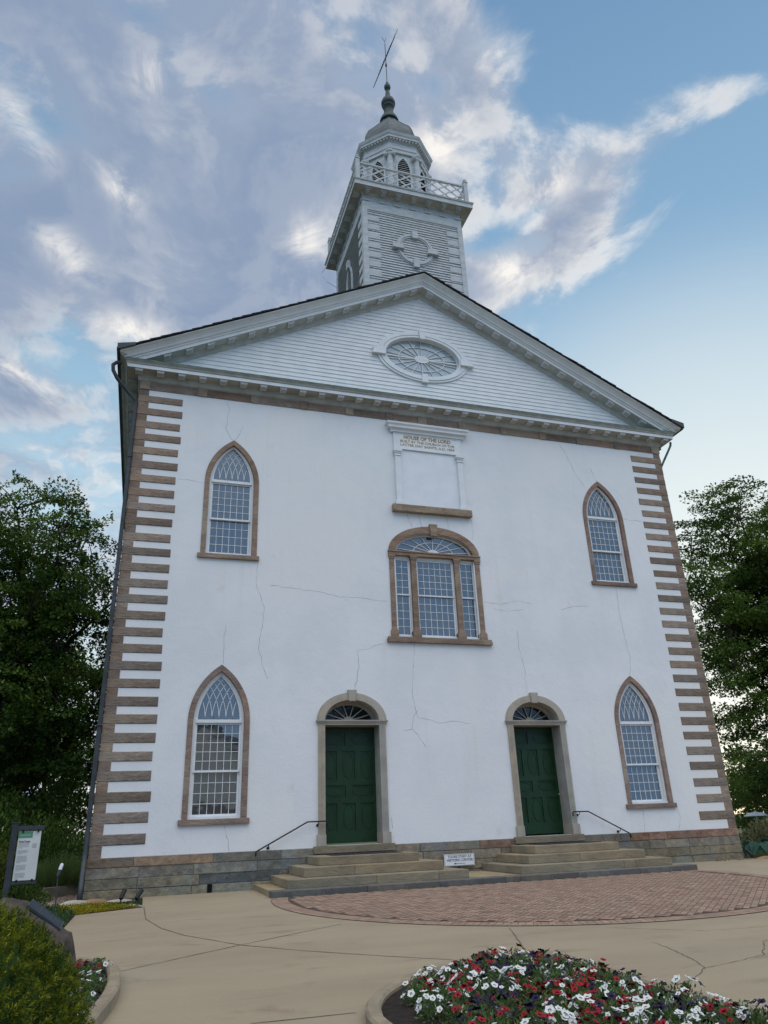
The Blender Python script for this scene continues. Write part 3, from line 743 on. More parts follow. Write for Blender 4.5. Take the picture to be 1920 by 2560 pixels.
# ---- doors
def doorway(cx, knob):
    r = random.Random(int(cx*7)); D = .47
    w = MB(); o = ellarch(cx, .925, .685, 4.07, 4.07)[1:-1]; i = ellarch(cx, .745, .53, 4.07, 4.07)[1:-1]
    for a, b in ((0, 14), (14, 28)):
        w.cur = stonetint(r, (1, 1, 1), .05); w.ring(o[a:b+1], i[a:b+1], -.05, D)
    o2 = ellarch(cx, .96, .72, 4.07, 4.07)[1:-1]; w.ring(o2, o, -.035, .01)
    for s in (-1, 1):
        w.cur = stonetint(r, (1, 1, 1), .05)
        x0, x1 = sorted((cx+s*.745, cx+s*.925)); w.box(x0, x1, -.05, D, 1.30, 3.94)
        for q in (.79, .83, .87): a, b = sorted((cx+s*q, cx+s*(q+.02))); w.box(a, b, -.058, -.05, 1.30, 3.94)
    W = w.build('doorway_surround', 'doorway stone', CH, bevel=.003)
    k = MB(); k.prism([(cx-.085, 4.56), (cx+.085, 4.56), (cx+.125, 4.86), (cx-.125, 4.86)], -.10, .0); k.build('keystone', 'doorway stone', W, bevel=.004)
    im = MB()
    for z0, z1, p in ((3.942, 3.975, .05), (3.977, 4.008, .065), (4.010, 4.036, .08), (4.038, 4.068, .095)): im.box(cx-.93-p+.04, cx+.93+p-.04, -p, .43, z0, z1)
    im.build('impost_band', 'doorway stone', W)
    for s in (-1, 1):
        pl = MB(); x0, x1 = sorted((cx+s*.735, cx+s*.965)); pl.box(x0, x1, -.085, D, 1.035, 1.298); pl.build('plinth', 'doorway stone', W, bevel=.006)
    # fanlight
    f = MB(); y = .36
    for k_ in range(6):
        a = pi*(k_+.5)/6 if False else pi*(k_+1)/7
        f.bar((cx+.13*cos(a), y, 4.08+.11*sin(a)), (cx+.68*cos(a), y, 4.075+.46*sin(a)), .024, .03, up=(0, 1, 0))
    f.ring(ellarch(cx, .745, .53, 4.071, 4.072)[1:-1], ellarch(cx, .66, .44, 4.071, 4.072)[1:-1], .33, .40)
    f.prism([(cx+.16*cos(pi*k_/12), 4.07+.14*sin(pi*k_/12)) for k_ in range(13)], .335, .38)
    f.build('fanlight_bars', 'doorway stone', W)
    g = MB(); g.prism(ellarch(cx, .70, .50, 4.07, 4.071), .395, .40); g.build('fanlight_glass', 'dark glass', W)
    # door leaf with sunk rectangular panels and raised ovals
    d = MB(); y0 = .44; H0, H1 = 1.07, 3.94; hw = .745
    d.box(cx-hw, cx+hw, y0+.03, y0+.07, H0, H1)
    rows = [(1.36, 2.02, 3), (2.17, 2.46, 2), (2.60, 3.32, 3), (3.46, 3.80, 2)]; zp = H0
    for z0, z1, n in rows:
        d.box(cx-hw, cx+hw, y0, y0+.03, zp, z0)
        pw = 2*hw/n; xp = cx-hw
        for q in range(n):
            c = cx-hw+pw*(q+.5); half = pw/2-(.075 if n == 3 else .085); d.box(xp, c-half, y0, y0+.03, z0, z1); xp = c+half
            d.ring(ellipse(c, (z0+z1)/2, half-.03, (z1-z0)/2-.03, 28), ellipse(c, (z0+z1)/2, half-.045, (z1-z0)/2-.045, 28), y0+.017, y0+.03, closed=True)
        d.box(xp, cx+hw, y0, y0+.03, z0, z1); zp = z1
    d.box(cx-hw, cx+hw, y0, y0+.03, zp, H1)
    DO = d.build('door', 'green door', CH, label='dark green panelled door, ' + ('left' if cx < 0 else 'right') + ' of the two')
    h = MB(); h.tube([(cx+knob, y0, 2.08), (cx+knob, y0-.05, 2.08)], .012); h.lathe([(.001, -.09), (.022, -.075), (.03, -.06), (.022, -.045), (.001, -.035)], 0, 0, 12)
    n0 = len(h.v)-60; h.v[n0:] = [(cx+knob+x, y0+z, 2.08+y_) for x, y_, z in h.v[n0:]]
    h.build('door_knob', 'brass', DO, smooth=True)
    th = MB(); th.cur = (.9, .9, .9); th.box(cx-1.05, cx+1.05, -.11, .5, .865, 1.033); th.build('threshold', 'step stone', CH, bevel=.008)
doorway(-2.755, -.70); doorway(2.735, .70)

# ---- wall cracks
CR = [[(-6.49, 13.43), (-6.38, 13.17), (-6.44, 12.84), (-6.48, 12.52), (-6.37, 12.3), (-6.22, 12.1)], [(-5.95, 12.67), (-6.1, 12.3), (-6.19, 12.15)], [(-7.72, 10.71), (-7.47, 10.71), (-7.02, 10.66)], [(-5.40, 8.35), (-5.43, 7.74), (-5.19, 7.09), (-5.21, 6.64), (-5.31, 5.94), (-5.21, 5.57), (-5.12, 5.32), (-5.03, 5.13)], [(-6.2, 6.51), (-6.22, 6.03), (-6.21, 5.50)], [(-5.02, 7.71), (-4.3, 7.65), (-3.64, 7.6), (-3.03, 7.47), (-2.41, 7.48), (-1.58, 7.41)], [(-1.65, 6.22), (-1.9, 6.15), (-2.18, 6.03), (-2.56, 5.96), (-2.52, 5.51), (-2.58, 5.25), (-2.66, 4.87)], [(-0.85, 6.2), (-0.93, 5.55), (-1.0, 4.9), (-0.94, 4.39), (-0.88, 4.15), (-0.57, 4.09), (-0.24, 4.0), (0.25, 4.05), (0.68, 3.99)], [(-0.87, 4.33), (-1.01, 4.15), (-1.06, 3.84), (-0.87, 3.66), (-0.69, 3.36)], [(-1.3, 3.81), (-1.06, 3.84)], [(2.48, 6.72), (2.45, 6.18), (2.56, 5.63), (2.56, 4.88)], [(1.45, 7.56), (2.06, 7.52), (2.62, 7.65), (3.09, 7.56)], [(1.78, 7.36), (2.27, 7.31), (2.81, 7.37)], [(4.09, 7.43), (4.56, 7.57), (5.06, 7.59)], [(6.21, 8.3), (6.19, 7.65), (6.23, 6.59), (6.32, 6.01), (6.18, 5.46)], [(4.89, 13.4), (5.13, 12.97), (5.31, 12.37), (5.65, 11.83)], [(5.99, 12.59), (6.1, 12.19), (6.17, 12.12)], [(7.0, 10.77), (7.68, 10.73)], [(1.28, 10.25), (1.3, 9.81), (1.25, 9.55)], [(5.87, 1.6), (5.82, 1.02)], [(7.05, 1.61), (7.11, 1.35), (6.97, 1.02)], [(-5.99, 1.6), (-5.95, 1.42), (-5.88, 1.26), (-5.86, 1.02)], [(-1.75, 1.64), (-1.73, 1.37)], [(-0.87, 10.25), (-0.74, 9.8)], [(0.44, 10.25), (0.46, 9.82)], [(-0.49, 10.25), (-0.4, 9.83)]]
r_ = random.Random(9)
for c in CR:
    pts = []
    for (x0, z0), (x1, z1) in zip(c, c[1:]):
        n = max(2, int(math.hypot(x1-x0, z1-z0)/.11))
        pts += [(x0+(x1-x0)*i/n + (r_.uniform(-.02, .02) if i else 0), -.0015, z0+(z1-z0)*i/n+(r_.uniform(-.02, .02) if i else 0)) for i in range(n)]
    pts.append((c[-1][0], -.0015, c[-1][1]))
    m = MB(); m.ribbon(pts, .011, (0, -1, 0), .5, r_); m.build('wall_crack', 'crack', CH, fix=False)

# ---- downspouts
def spout(s, matname, rr, yc):
    m = MB(); x = s*9.075
    if s > 0:
        m.tube([(9.50, -.15, 13.98), (9.48, -.14, 13.85), (9.42, -.10, 13.72), (x+.02, yc-.01, 13.06), (x, yc, 12.95)]+[(x, yc, z) for z in (10, 8, 6, 4, 2, .16)], rr, 10)
        m.build('downspout', matname, CH, smooth=True); return
    m.tube([(s*9.55, -.40, 14.06), (s*9.70, -.41, 14.04), (s*9.79, -.40, 13.95), (s*9.77, -.38, 13.78), (s*9.64, -.32, 13.56), (s*9.40, -.22, 13.32), (x-.02, yc-.02, 13.04), (x, yc, 12.9)] + [(x, yc, z) for z in (10, 8, 6, 4, 2)] + [(x, yc-.02, 1.1), (x, yc-.12, .9), (x-s*.01, yc-.45, .5), (x-s*.02, yc-.68, .22)], rr, 10)
    for z in (11.2, 7.6, 3.9, 1.1): m.tube([(x, yc, z), (x, yc, z+.05)], rr+.012, 10)
    m.build('downspout', matname, CH, smooth=True)
spout(-1, 'dark metal', .055, -.06); spout(1, 'copper', .04, .12)

# ------------------------------------------------------------------ steeple
def tower():
    H = 1.94; cy = .05+H; r = random.Random(2)
    t = MB()
    z = 17.2; e = .115
    while z < 22.45:
        zt = min(z+e, 22.47); j = r.uniform(-.002, .003)
        q0, q1 = H+.036+j, H+.0
        A = [(-q0, cy-q0, z), (q0, cy-q0, z), (q0, cy+q0, z), (-q0, cy+q0, z)]; B = [(-q1, cy-q1, zt), (q1, cy-q1, zt), (q1, cy+q1, zt), (-q1, cy+q1, zt)]
        C = [(-q1, cy-q1, z), (q1, cy-q1, z), (q1, cy+q1, z), (-q1, cy+q1, z)]
        t.add(A+B+C, [f for k in range(4) for f in ((k, (k+1) % 4, 4+(k+1) % 4, 4+k), (k, 8+k, 8+(k+1) % 4, (k+1) % 4))])
        z += e
    T_ = t.build('tower', 'weathered white', CH, origin=(0, cy, 17.2), fix=False)
    for sx in (-1, 1):
        for sy in (-1, 1):
            c = MB()
            for ax in (0, 1):
                a = sorted((sx*(H+.055), sx*(H-.14 if ax == 0 else H+.0)))
                b = sorted((cy+sy*(H+.055 if ax == 0 else H+.054), cy+sy*(H if ax == 0 else H-.14)))
                if ax == 0: c.box(a[0], a[1], b[0], b[1], 17.2, 22.45)
                else: c.box(a[0]+.001, a[1]-.001, b[0], b[1], 17.2, 22.449)
            c.build('corner_board', 'weathered white', T_)
    for i in range(12):
        z1 = 22.20-.43*i; z0 = z1-.255
        for sx in (-1, 1):
            a = sorted((sx*(H-.145), sx*(H-.60+r.uniform(-.01, .01)))); qn = MB(); qn.box(a[0], a[1], cy-H-.042, cy-H, z0, z1); qn.build('wooden_quoin', 'weathered white', T_)
            b = sorted((cy-(H-.145), cy-(H-.60))); x_ = sorted((sx*H, sx*(H+.042))); qn = MB(); qn.box(x_[0], x_[1], b[0], b[1], z0, z1); qn.build('wooden_quoin', 'weathered white', T_)
    # frieze band and cornice
    f = MB(); f.squarecornice([(0, 22.44), (.045, 22.45), (.045, 22.86), (.06, 22.862), (.06, 22.885), (.03, 22.89), (.03, 23.14), (.07, 23.16), (.10, 23.21), (.42, 23.215), (.42, 23.40), (.455, 23.42), (.47, 23.47), (-H, 23.50)], H, cy)
    f.build('tower_cornice', 'weathered white', T_, fix=True)
    for k in range(-3, 4):
        u = .61*k
        for (dx, dy) in ((0, -1), (0, 1), (-1, 0), (1, 0)):
            def P(a, p):      # a along the wall, p outwards
                return (a, cy-H-p) if (dx, dy) == (0, -1) else (a, cy+H+p) if (dx, dy) == (0, 1) else (-H-p, cy+a) if dx == -1 else (H+p, cy+a)
            g = MB(); b = MB()
            for o_ in (-.08, 0, .08):
                p, q = P(u+o_-.03, .03), P(u+o_+.03, .052); g.box(min(p[0], q[0]), max(p[0], q[0]), min(p[1], q[1]), max(p[1], q[1]), 22.90, 23.13)
            p, q = P(u-.12, .06), P(u+.12, .085); g.box(min(p[0], q[0]), max(p[0], q[0]), min(p[1], q[1]), max(p[1], q[1]), 22.84, 22.884)
            p, q = P(u-.055, .10), P(u+.055, .30); b.box(min(p[0], q[0]), max(p[0], q[0]), min(p[1], q[1]), max(p[1], q[1]), 23.12, 23.21)
            p, q = P(u-.12, .10), P(u+.12, .36); b.box(min(p[0], q[0]), max(p[0], q[0]), min(p[1], q[1]), max(p[1], q[1]), 23.175, 23.209)
            g.build('triglyph', 'weathered white', T_); b.build('bracket', 'weathered white', T_)
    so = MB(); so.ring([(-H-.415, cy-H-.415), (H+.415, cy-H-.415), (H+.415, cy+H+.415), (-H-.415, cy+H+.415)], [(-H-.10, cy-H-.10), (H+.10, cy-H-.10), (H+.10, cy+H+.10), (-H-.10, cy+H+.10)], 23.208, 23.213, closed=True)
    so.v = [(x, z, y) for x, y, z in so.v]; so.build('tower_soffit_shade', 'dingy shaded white', T_)  # darker sheet that paints shade onto the soffit behind the brackets
    # ring ornament
    o = MB(); cz = 20.92
    for a0, a1, p in ((.74, .69, .05), (.685, .62, .085), (.615, .56, .06)): o.ring(ellipse(0, cz, a0, a0, 40), ellipse(0, cz, a1, a1, 40), cy-H-p, cy-H, closed=True)
    for (x0, x1, z0, z1) in ((-.11, .11, cz+.5, cz+.86), (-.11, .11, cz-.86, cz-.5), (-.88, -.48, cz-.10, cz+.09), (.48, .88, cz-.10, cz+.09)): o.box(x0, x1, cy-H-.13, cy-H, z0, z1)
    for s in (-1, 1): x0, x1 = sorted((s*.90, s*.46)); o.box(x0, x1, cy-H-.17, cy-H, cz-.14, cz-.102)
    o.build('ring_ornament', 'weathered white', T_)
    # blind lancet on the left side, as on the others
    l = MB()
    def side(pts, w_, d):
        for (u0, z0), (u1, z1) in zip(pts, pts[1:]): l.bar((-H-d/2, cy+u0, z0), (-H-d/2, cy+u1, z1), w_, d, up=(1, 0, 0))
    pl = [(-.36, 18.9), (-.36, 20.6)] + [(-.36+1.0-1.0*cos(a), 20.6+1.0*sin(a)) for a in (.2, .4, .6, .8, .877)]
    side(pl, .09, .07); side([(-u, z) for u, z in pl], .09, .07); l.box(-H-.14, -H, cy-.11, cy+.11, 21.25, 21.6); l.box(-H-.12, -H, cy-.5, cy+.5, 18.78, 18.9)
    l.build('blind_lancet', 'weathered white', T_)
    # missing board patches
    mp = MB(); mp.box(-.93, -.80, cy-H-.021, cy-H-.010, 19.36, 19.40); mp.box(-.72, -.55, cy-H-.021, cy-H-.010, 19.33, 19.365); mp.build('missing_paint_patch', 'black hole', T_)
    # balustrade
    q = 2.20
    for sx in (-1, 1):
        for sy in (-1, 1):
            p = MB(); x, y = sx*q, cy+sy*q; p.box(x-.075, x+.075, y-.075, y+.075, 23.49, 24.60); p.box(x-.095, x+.095, y-.095, y+.095, 24.602, 24.64)
            p.lathe([(.03, 24.64), (.035, 24.67), (.075, 24.72), (.08, 24.76), (.05, 24.81), (.005, 24.83)], x, y, 12)
            p.build('balustrade_post', 'weathered white', T_)
    for (ax, sgn) in ((0, -1), (0, 1), (1, -1), (1, 1)):
        l = MB()
        def Q(u, z, off=0): return (u, cy+sgn*(q+off), z) if ax == 0 else (sgn*(q+off), cy+u, z)
        l.bar(Q(-q+.08, 24.43), Q(q-.08, 24.43), .09, .06); l.bar(Q(-q+.08, 23.60), Q(q-.08, 23.60), .08, .06)
        L = 2*(q-.08); n = 8; st = L/n; h0, h1 = 23.63, 24.40
        for k in range(-2, n+1):
            for d in (1, -1):
                u0 = -q+.08+st*k; u1 = u0+st*2.0; z0, z1 = (h0, h1) if d == 1 else (h1, h0)
                a, b_ = u0, u1; za, zb_ = z0, z1
                lo_, hi_ = -q+.08, q-.08
                if a < lo_: za = z0+(z1-z0)*(lo_-a)/(u1-u0); a = lo_
                if b_ > hi_: zb_ = z1-(z1-z0)*(u1-hi_)/(u1-u0); b_ = hi_
                if b_-a > .05: l.bar(Q(a, za, .012*d), Q(b_, zb_, .012*d), .022, .055, up=(0, 0, 1))
        l.build('balustrade_lattice', 'weathered white', T_)
    # lightning cable looping below the back corner of the cornice
    lc = MB(); lc.tube([(-2.38, cy+2.3, 23.25), (-2.55, cy+2.35, 22.9), (-2.35, cy+2.1, 22.3), (-1.97, cy+1.9, 21.9)], .012, 6); lc.build('lightning_cable', 'pale metal', T_)
    # ---- belfry
    cx, cy2 = 0.0, cy
    ph = radians(-90+22.5)
    def octa(prof): return [(p, z) for p, z in prof]
    bw = MB(); bw.lathe([(1.44, 23.5), (1.44, 26.98)], cx, cy2, 8, ph)
    B_ = bw.build('belfry', 'weathered white', CH)
    en = MB(); en.lathe([(1.50, 26.45), (1.52, 26.45), (1.52, 26.62), (1.55, 26.63), (1.55, 26.70), (1.50, 26.71), (1.50, 27.0), (1.55, 27.06), (1.58, 27.12), (1.68, 27.13), (1.68, 27.22), (1.72, 27.27), (1.76, 27.37), (1.40, 27.62)], cx, cy2, 8, ph); en.build('belfry_cornice', 'weathered white', B_)
    for k in range(8):
        a0 = ph+2*pi*k/8; a1 = a0+2*pi/8; A = Vector((1.60*cos(a0), 1.60*sin(a0), 0)); Bv = Vector((1.60*cos(a1), 1.60*sin(a1), 0))
        for i in range(9):
            p = A.lerp(Bv, (i+.5)/9); out = p.normalized()
            t_ = (Bv-A).normalized(); a = p-t_*.038; b = p+t_*.038
            dn = MB(); dn.bar((cx+a.x, cy2+a.y, 27.085), (cx+b.x, cy2+b.y, 27.085), .09, .07); dn.build('dentil', 'weathered white', B_)
    for k in range(8):
        am = ph+2*pi*(k+.5)/8; n = Vector((cos(am), sin(am), 0)); u = Vector((-sin(am), cos(am), 0)); R0 = 1.44*cos(pi/8)
        # louvred pointed opening
        fr = MB(); pts_o = pointed(0, .34, 24.25, 25.6, .95, 8); pts_i = pointed(0, .265, 24.33, 25.6, .875, 8)
        def W3(p, d): return (cx+n.x*(R0+d)+u.x*p[0], cy2+n.y*(R0+d)+u.y*p[0], p[1])
        m = MB(); m.ring(pts_o, pts_i, -1, 1); m.v = [W3((x, z), .045 if y < 0 else -.01) for x, y, z in m.v]
        sl = MB(); sl.box(-.34, .34, -1, 1, 24.25, 24.33); sl.v = [W3((x, z), .05 if y < 0 else -.01) for x, y, z in sl.v]; m.add(sl.v, sl.f)
        Wd = m.build('louvred_opening', 'weathered white', B_)
        dk = MB(); dk.prism(pointed(0, .268, 24.33, 25.6, .88, 8), -1, 1); dk.v = [W3((x, z), .006 if y < 0 else .002) for x, y, z in dk.v]; dk.build('dark_opening', 'black hole', Wd)
        lv = MB(); z = 24.42
        while z < 26.2:
            hw = .262 if z < 25.6 else max(.0, .262-(1-cos(math.asin(min(1, (z-25.6)/.875))))*.875)
            if hw > .03:
                a = W3((-hw, z), .034); b = W3((hw, z), .034); a2 = W3((-hw, z+.045), .010); b2 = W3((hw, z+.045), .010)
                lv.add([a, b, b2, a2], [(0, 1, 2, 3)])
            z += .105
        lv.build('louvres', 'louvre', Wd, fix=False)
        # engaged column with scroll capital on each corner
        a0 = ph+2*pi*k/8; px_, py_ = cx+1.47*cos(a0), cy2+1.47*sin(a0)
        co = MB(); co.lathe([(.17, 23.9), (.17, 23.98), (.135, 24.02), (.13, 24.1), (.115, 26.18), (.13, 26.2)], px_, py_, 14)
        co.lathe([(.14, 26.2), (.17, 26.3), (.15, 26.34), (.19, 26.36), (.19, 26.45)], px_, py_, 14)
        tt = Vector((-sin(a0), cos(a0), 0)); rr_ = Vector((cos(a0), sin(a0), 0))
        for s in (-1, 1):
            c0 = Vector((px_, py_, 26.24))+tt*s*.17; co.tube([c0+rr_*.15, c0-rr_*.05], .075, 12); co.tube([c0+rr_*.17, c0+rr_*.15], .035, 8)
        co.build('scroll_column', 'weathered white', B_)
    dm = MB(); dm.lathe([(1.42, 27.63), (1.43, 27.78), (1.40, 27.95), (1.33, 28.2), (1.20, 28.50), (1.19, 28.52), (.80, 29.08), (.79, 29.1), (.45, 29.62), (.34, 29.9)], 0, cy, 8, ph); D_ = dm.build('dome', 'dome copper', CH)
    rb = MB()
    for k in range(8):
        a0 = ph+2*pi*k/8; rb.tube([(rr__*1.005*cos(a0), cy+rr__*1.005*sin(a0), z) for rr__, z in ((1.42, 27.66), (1.40, 27.95), (1.33, 28.2), (1.20, 28.51), (.80, 29.09), (.45, 29.63))], .018, 6)
    rb.build('seam_ribs', 'dome copper', D_)
    fi = MB(); fi.lathe([(.42, 29.86), (.42, 29.95), (.37, 30.12), (.30, 30.26), (.24, 30.34), (.235, 30.36), (.215, 30.40), (.205, 30.78), (.245, 30.82), (.265, 30.90), (.255, 30.94), (.30, 30.98), (.315, 31.06), (.315, 31.16), (.27, 31.30), (.17, 31.38), (.14, 31.40), (.085, 31.95), (.07, 31.98), (.09, 32.0), (.135, 32.07), (.148, 32.16), (.14, 32.25), (.10, 32.33), (.05, 32.37), (.065, 32.40), (.065, 32.46), (.03, 32.50), (.02, 32.52)], 0, cy, 20)
    fi.build('finial', 'finial copper', CH, smooth=True)
    v = MB(); v.tube([(0, cy, 32.5), (0, cy, 35.15)], .018, 8); v.tube([(0, cy, 33.58), (0, cy, 33.72)], .045, 8)
    v.tube([(0, cy, 35.25), (-.16, cy-.05, 35.45)], .010, 6); v.tube([(0, cy, 35.25), (.06, cy+.02, 35.58)], .010, 6)
    V_ = v.build('weather_vane', 'black iron', CH)
    # scroll-worked arrow lying level across the spindle
    A = Vector((-.16, 3.25, 33.95)); Bq = Vector((.04, .80, 33.95)); d = (Bq-A); L = d.length; dn_ = d.normalized(); up = Vector((0, 0, 1)); a_ = MB(); r2 = random.Random(6)
    for i in range(16):
        t0, t1 = i/16, (i+1)/16; w_ = .05+.05*math.sin(pi*t0)*r2.uniform(.5, 1.3)
        a_.bar(A+d*t0, A+d*t1, .022, w_)
        if 2 < i < 14: a_.tube([A+d*t0+up*w_*.5, A+d*((t0+t1)/2)+up*(w_*.5+r2.uniform(.03, .09)), A+d*t1+up*w_*.5], .012, 6)
    a_.bar(Bq, Bq+dn_*.36, .012, .02); a_.bar(Bq, Bq+dn_*.05+up*.10, .014, .03); a_.bar(A, A-dn_*.18, .012, .07); 
    a_.build('arrow', 'black iron', V_)
tower()

# ------------------------------------------------------------------ ground
def terrain():
    mb = MB(); xs = [-600, -250, -120, -60, -30, -20, -14, -11, -10, -9.6, -9.0, -4, 4, 9.1, 9.6, 12, 16, 22, 30, 45, 70, 120, 250, 600]
    ys = [-400, -150, -80, -40, -26, -22, -19, -15, -11, -8, -5, -2.7, -1, 0, 2, 5, 9, 14, 20, 28, 40, 70, 150, 300, 700]
    def h(x, y):
        z = gz(max(y, -60)) - .035
        if x > 10 and y > 0: z -= 1.25*min(1, (x-10)/14)*min(1, y/14)
        if y > 45: z -= 1.0*min(1, (y-45)/60)
        return z
    n = len(xs); vs = [(x, y, h(x, y)) for y in ys for x in xs]
    mb.add(vs, [(j*n+i, j*n+i+1, (j+1)*n+i+1, (j+1)*n+i) for j in range(len(ys)-1) for i in range(n-1)])
    mb.build('ground', 'lawn', origin=(0, 0, 0), smooth=True, kind='structure')
terrain()

def sheet(name, poly, m, dz, holes=(), kind='structure', **kw):
    """flat sheet following the paving slope"""
    P = [[Vector((x, y, 0)) for x, y in poly]] + [[Vector((x, y, 0)) for x, y in reversed(h_)] for h_ in holes]
    bm = bmesh.new(); tri = geometry.tessellate_polygon(P); pts = [p for q in P for p in q]
    bv = [bm.verts.new(p) for p in pts]
    for t in tri:
        try: bm.faces.new([bv[i] for i in t])
        except ValueError: pass
    bmesh.ops.bisect_plane(bm, geom=bm.verts[:]+bm.edges[:]+bm.faces[:], plane_co=(0, -2.7, 0), plane_no=(0, 1, 0))
    for v in bm.verts: v.co.z = gz(v.co.y)+dz
    bmesh.ops.recalc_face_normals(bm, faces=bm.faces)
    if bm.faces and sum(f.normal.z for f in bm.faces) < 0: bmesh.ops.reverse_faces(bm, faces=bm.faces)
    me = bpy.data.meshes.new(name); bm.to_mesh(me); bm.free(); me.materials.append(MATS[m])
    o = bpy.data.objects.new(name, me); COL.objects.link(o); WL[o.name] = Vector((0, 0, 0)); return setup(o, kind=kind, **kw)

BED = [(-6.06, -16.2), (-6.16, -13.4), (-6.12, -12.75), (-5.93, -12.25), (-5.6, -11.80), (-5.15, -11.40), (-4.6, -11.05), (-4.1, -10.88), (-3.75, -10.98), (-3.52, -11.3), (-3.44, -11.9), (-3.42, -12.6), (-3.38, -13.3), (-3.33, -14.2), (-3.2, -16.2)]
LBED = [(-11.5, -8.7), (-9.3, -8.62), (-8.75, -8.82), (-8.32, -9.15), (-8.10, -9.6), (-8.04, -10.3), (-8.06, -11.05), (-8.16, -11.8), (-8.32, -12.8), (-8.6, -14.0), (-9.1, -15.4), (-11.5, -15.6)]
sheet('plaza_paving', [(-9.02, -8.2), (-9.0, -4.9), (-8.95, -3.3), (-7.78, -2.72), (-7.75, -.05), (9.1, -.05), (9.1, -.40), (40, -1.2), (40, -40), (-40, -40), (-40, -17), (-9.6, -16.5), (-9.3, -8.4)], 'concrete', 0.0)

def joints():
    r = random.Random(12)
    L = [[(-7.75, -2.67), (-7.73, -4.69), (-7.51, -6.03), (-7.21, -6.98), (-6.57, -8.26), (-5.92, -9.09), (-5.1, -9.96), (-4.47, -10.56)],
         [(-8.1, -9.43), (-6.57, -8.26), (-4.9, -7.08)], [(-2.88, -8.78), (-3.52, -10.5)], [(-8.2, -12.9), (-6.95, -12.32), (-6.1, -12.36)]]
    for c in L:
        m = MB(); pts = []
        for (x0, y0), (x1, y1) in zip(c, c[1:]):
            n = max(2, int(math.hypot(x1-x0, y1-y0)/.15)); pts += [(x0+(x1-x0)*i/n+r.uniform(-.004, .004), y0+(y1-y0)*i/n+r.uniform(-.004, .004)) for i in range(n)]
        pts.append(c[-1]); m.ribbon([(x, y, gz(y)+.004) for x, y in pts], .016, (0, 0, 1), .35, r); m.build('paving_joint', 'joint', kind='structure', fix=False)
    CKS = [[(-1.9, -10.7), (-1.99, -11.11), (-2.17, -11.73), (-2.37, -12.19), (-2.81, -12.57), (-3.17, -12.72)], [(-2.37, -12.19), (-2.1, -12.12), (-1.39, -11.93), (-.76, -11.26), (.6, -10.9)], [(-1.72, -9.42), (-.8, -10.3), (1.6, -10.6), (3.5, -10.2)]]
    for c in CKS:
        m = MB(); pts = []
        for (x0, y0), (x1, y1) in zip(c, c[1:]):
            n = max(2, int(math.hypot(x1-x0, y1-y0)/.07)); pts += [(x0+(x1-x0)*i/n+r.uniform(-.016, .016), y0+(y1-y0)*i/n+r.uniform(-.016, .016)) for i in range(n)]
        m.ribbon([(x, y, gz(y)+.004) for x, y in pts], .009, (0, 0, 1), .6, r); m.build('paving_crack', 'joint', kind='structure', fix=False)
joints()

def bricks():
    cx, cy, R = 0.0, -3.99, 5.41; r = random.Random(7); n = 64
    def arc(rad, y1=-2.72):
        P = [(cx+rad*cos(t), cy+rad*sin(t)) for t in np.linspace(0, 2*pi, 97)[:-1]]; return P
    # bed of the brickwork: circle cut off by the long stone step
    base = [(x, y) for x, y in arc(R) if y < -2.62]
    base.sort(key=lambda p: atan2(p[1]-cy, p[0]-cx) if atan2(p[1]-cy, p[0]-cx) < pi/2 - .3 and atan2(p[1]-cy, p[0]-cx) > -pi else 0)
    a0 = math.asin((-2.62-cy)/R)
    pts = [(cx+R*cos(t), cy+R*sin(t)) for t in np.linspace(-pi-a0, a0, 80)]
    sheet('brick_joint_bed', pts, 'brick joint', .004)
    B = MB(); a, b, g = .205, .1025, .013
    ux, uy = Vector((1, 1)).normalized(), Vector((-1, 1)).normalized()
    def brick(o, du, dv, L, W):
        c = [o+du*g/2+dv*g/2, o+du*(L-g/2)+dv*g/2, o+du*(L-g/2)+dv*(W-g/2), o+du*g/2+dv*(W-g/2)]
        if any((p-Vector((cx, cy))).length > R-.345 or p.y > -2.66 for p in c): return
        k = 1+r.uniform(-.17, .17); w = r.uniform(-.07, .07); B.cur = (k, k*(1-w), k*(1-w*1.3)); z = r.uniform(.0075, .011)
        if r.random() < .05: B.cur = (k*.8, k*.8, k*.8)
        B.add([(p.x, p.y, gz(p.y)+z+r.uniform(-.001, .001)) for p in c], [(0, 1, 2, 3)])
    N = 110
    for i in range(-N, N):            # herringbone
        for j in range(-N, N):
            m = (i - j) % 4
            o = Vector((cx, cy)) + ux*(i*b) + uy*(j*b)
            if m == 0: brick(o, ux, uy, a, b)
            elif m == 3: brick(o, uy, ux, a, b)
    # radial border courses
    for rad0, rad1, cnt in ((R-.338, R-.116, 300), (R-.112, R-.008, 160)):
        for k in range(cnt):
            t0, t1 = 2*pi*k/cnt+.0009, 2*pi*(k+1)/cnt-.0009
            c = [(cx+rr*cos(t), cy+rr*sin(t)) for rr, t in ((rad0, t0), (rad1, t0), (rad1, t1), (rad0, t1))]
            if any(y > -2.66 for x, y in c): continue
            kk = 1+r.uniform(-.15, .15); B.cur = (kk, kk, kk)
            B.add([(x, y, gz(y)+.009) for x, y in c], [(0, 1, 2, 3)])
    B.build('brick_paving', 'brick', origin=(0, -4, .16), kind='structure', fix=False)
bricks()

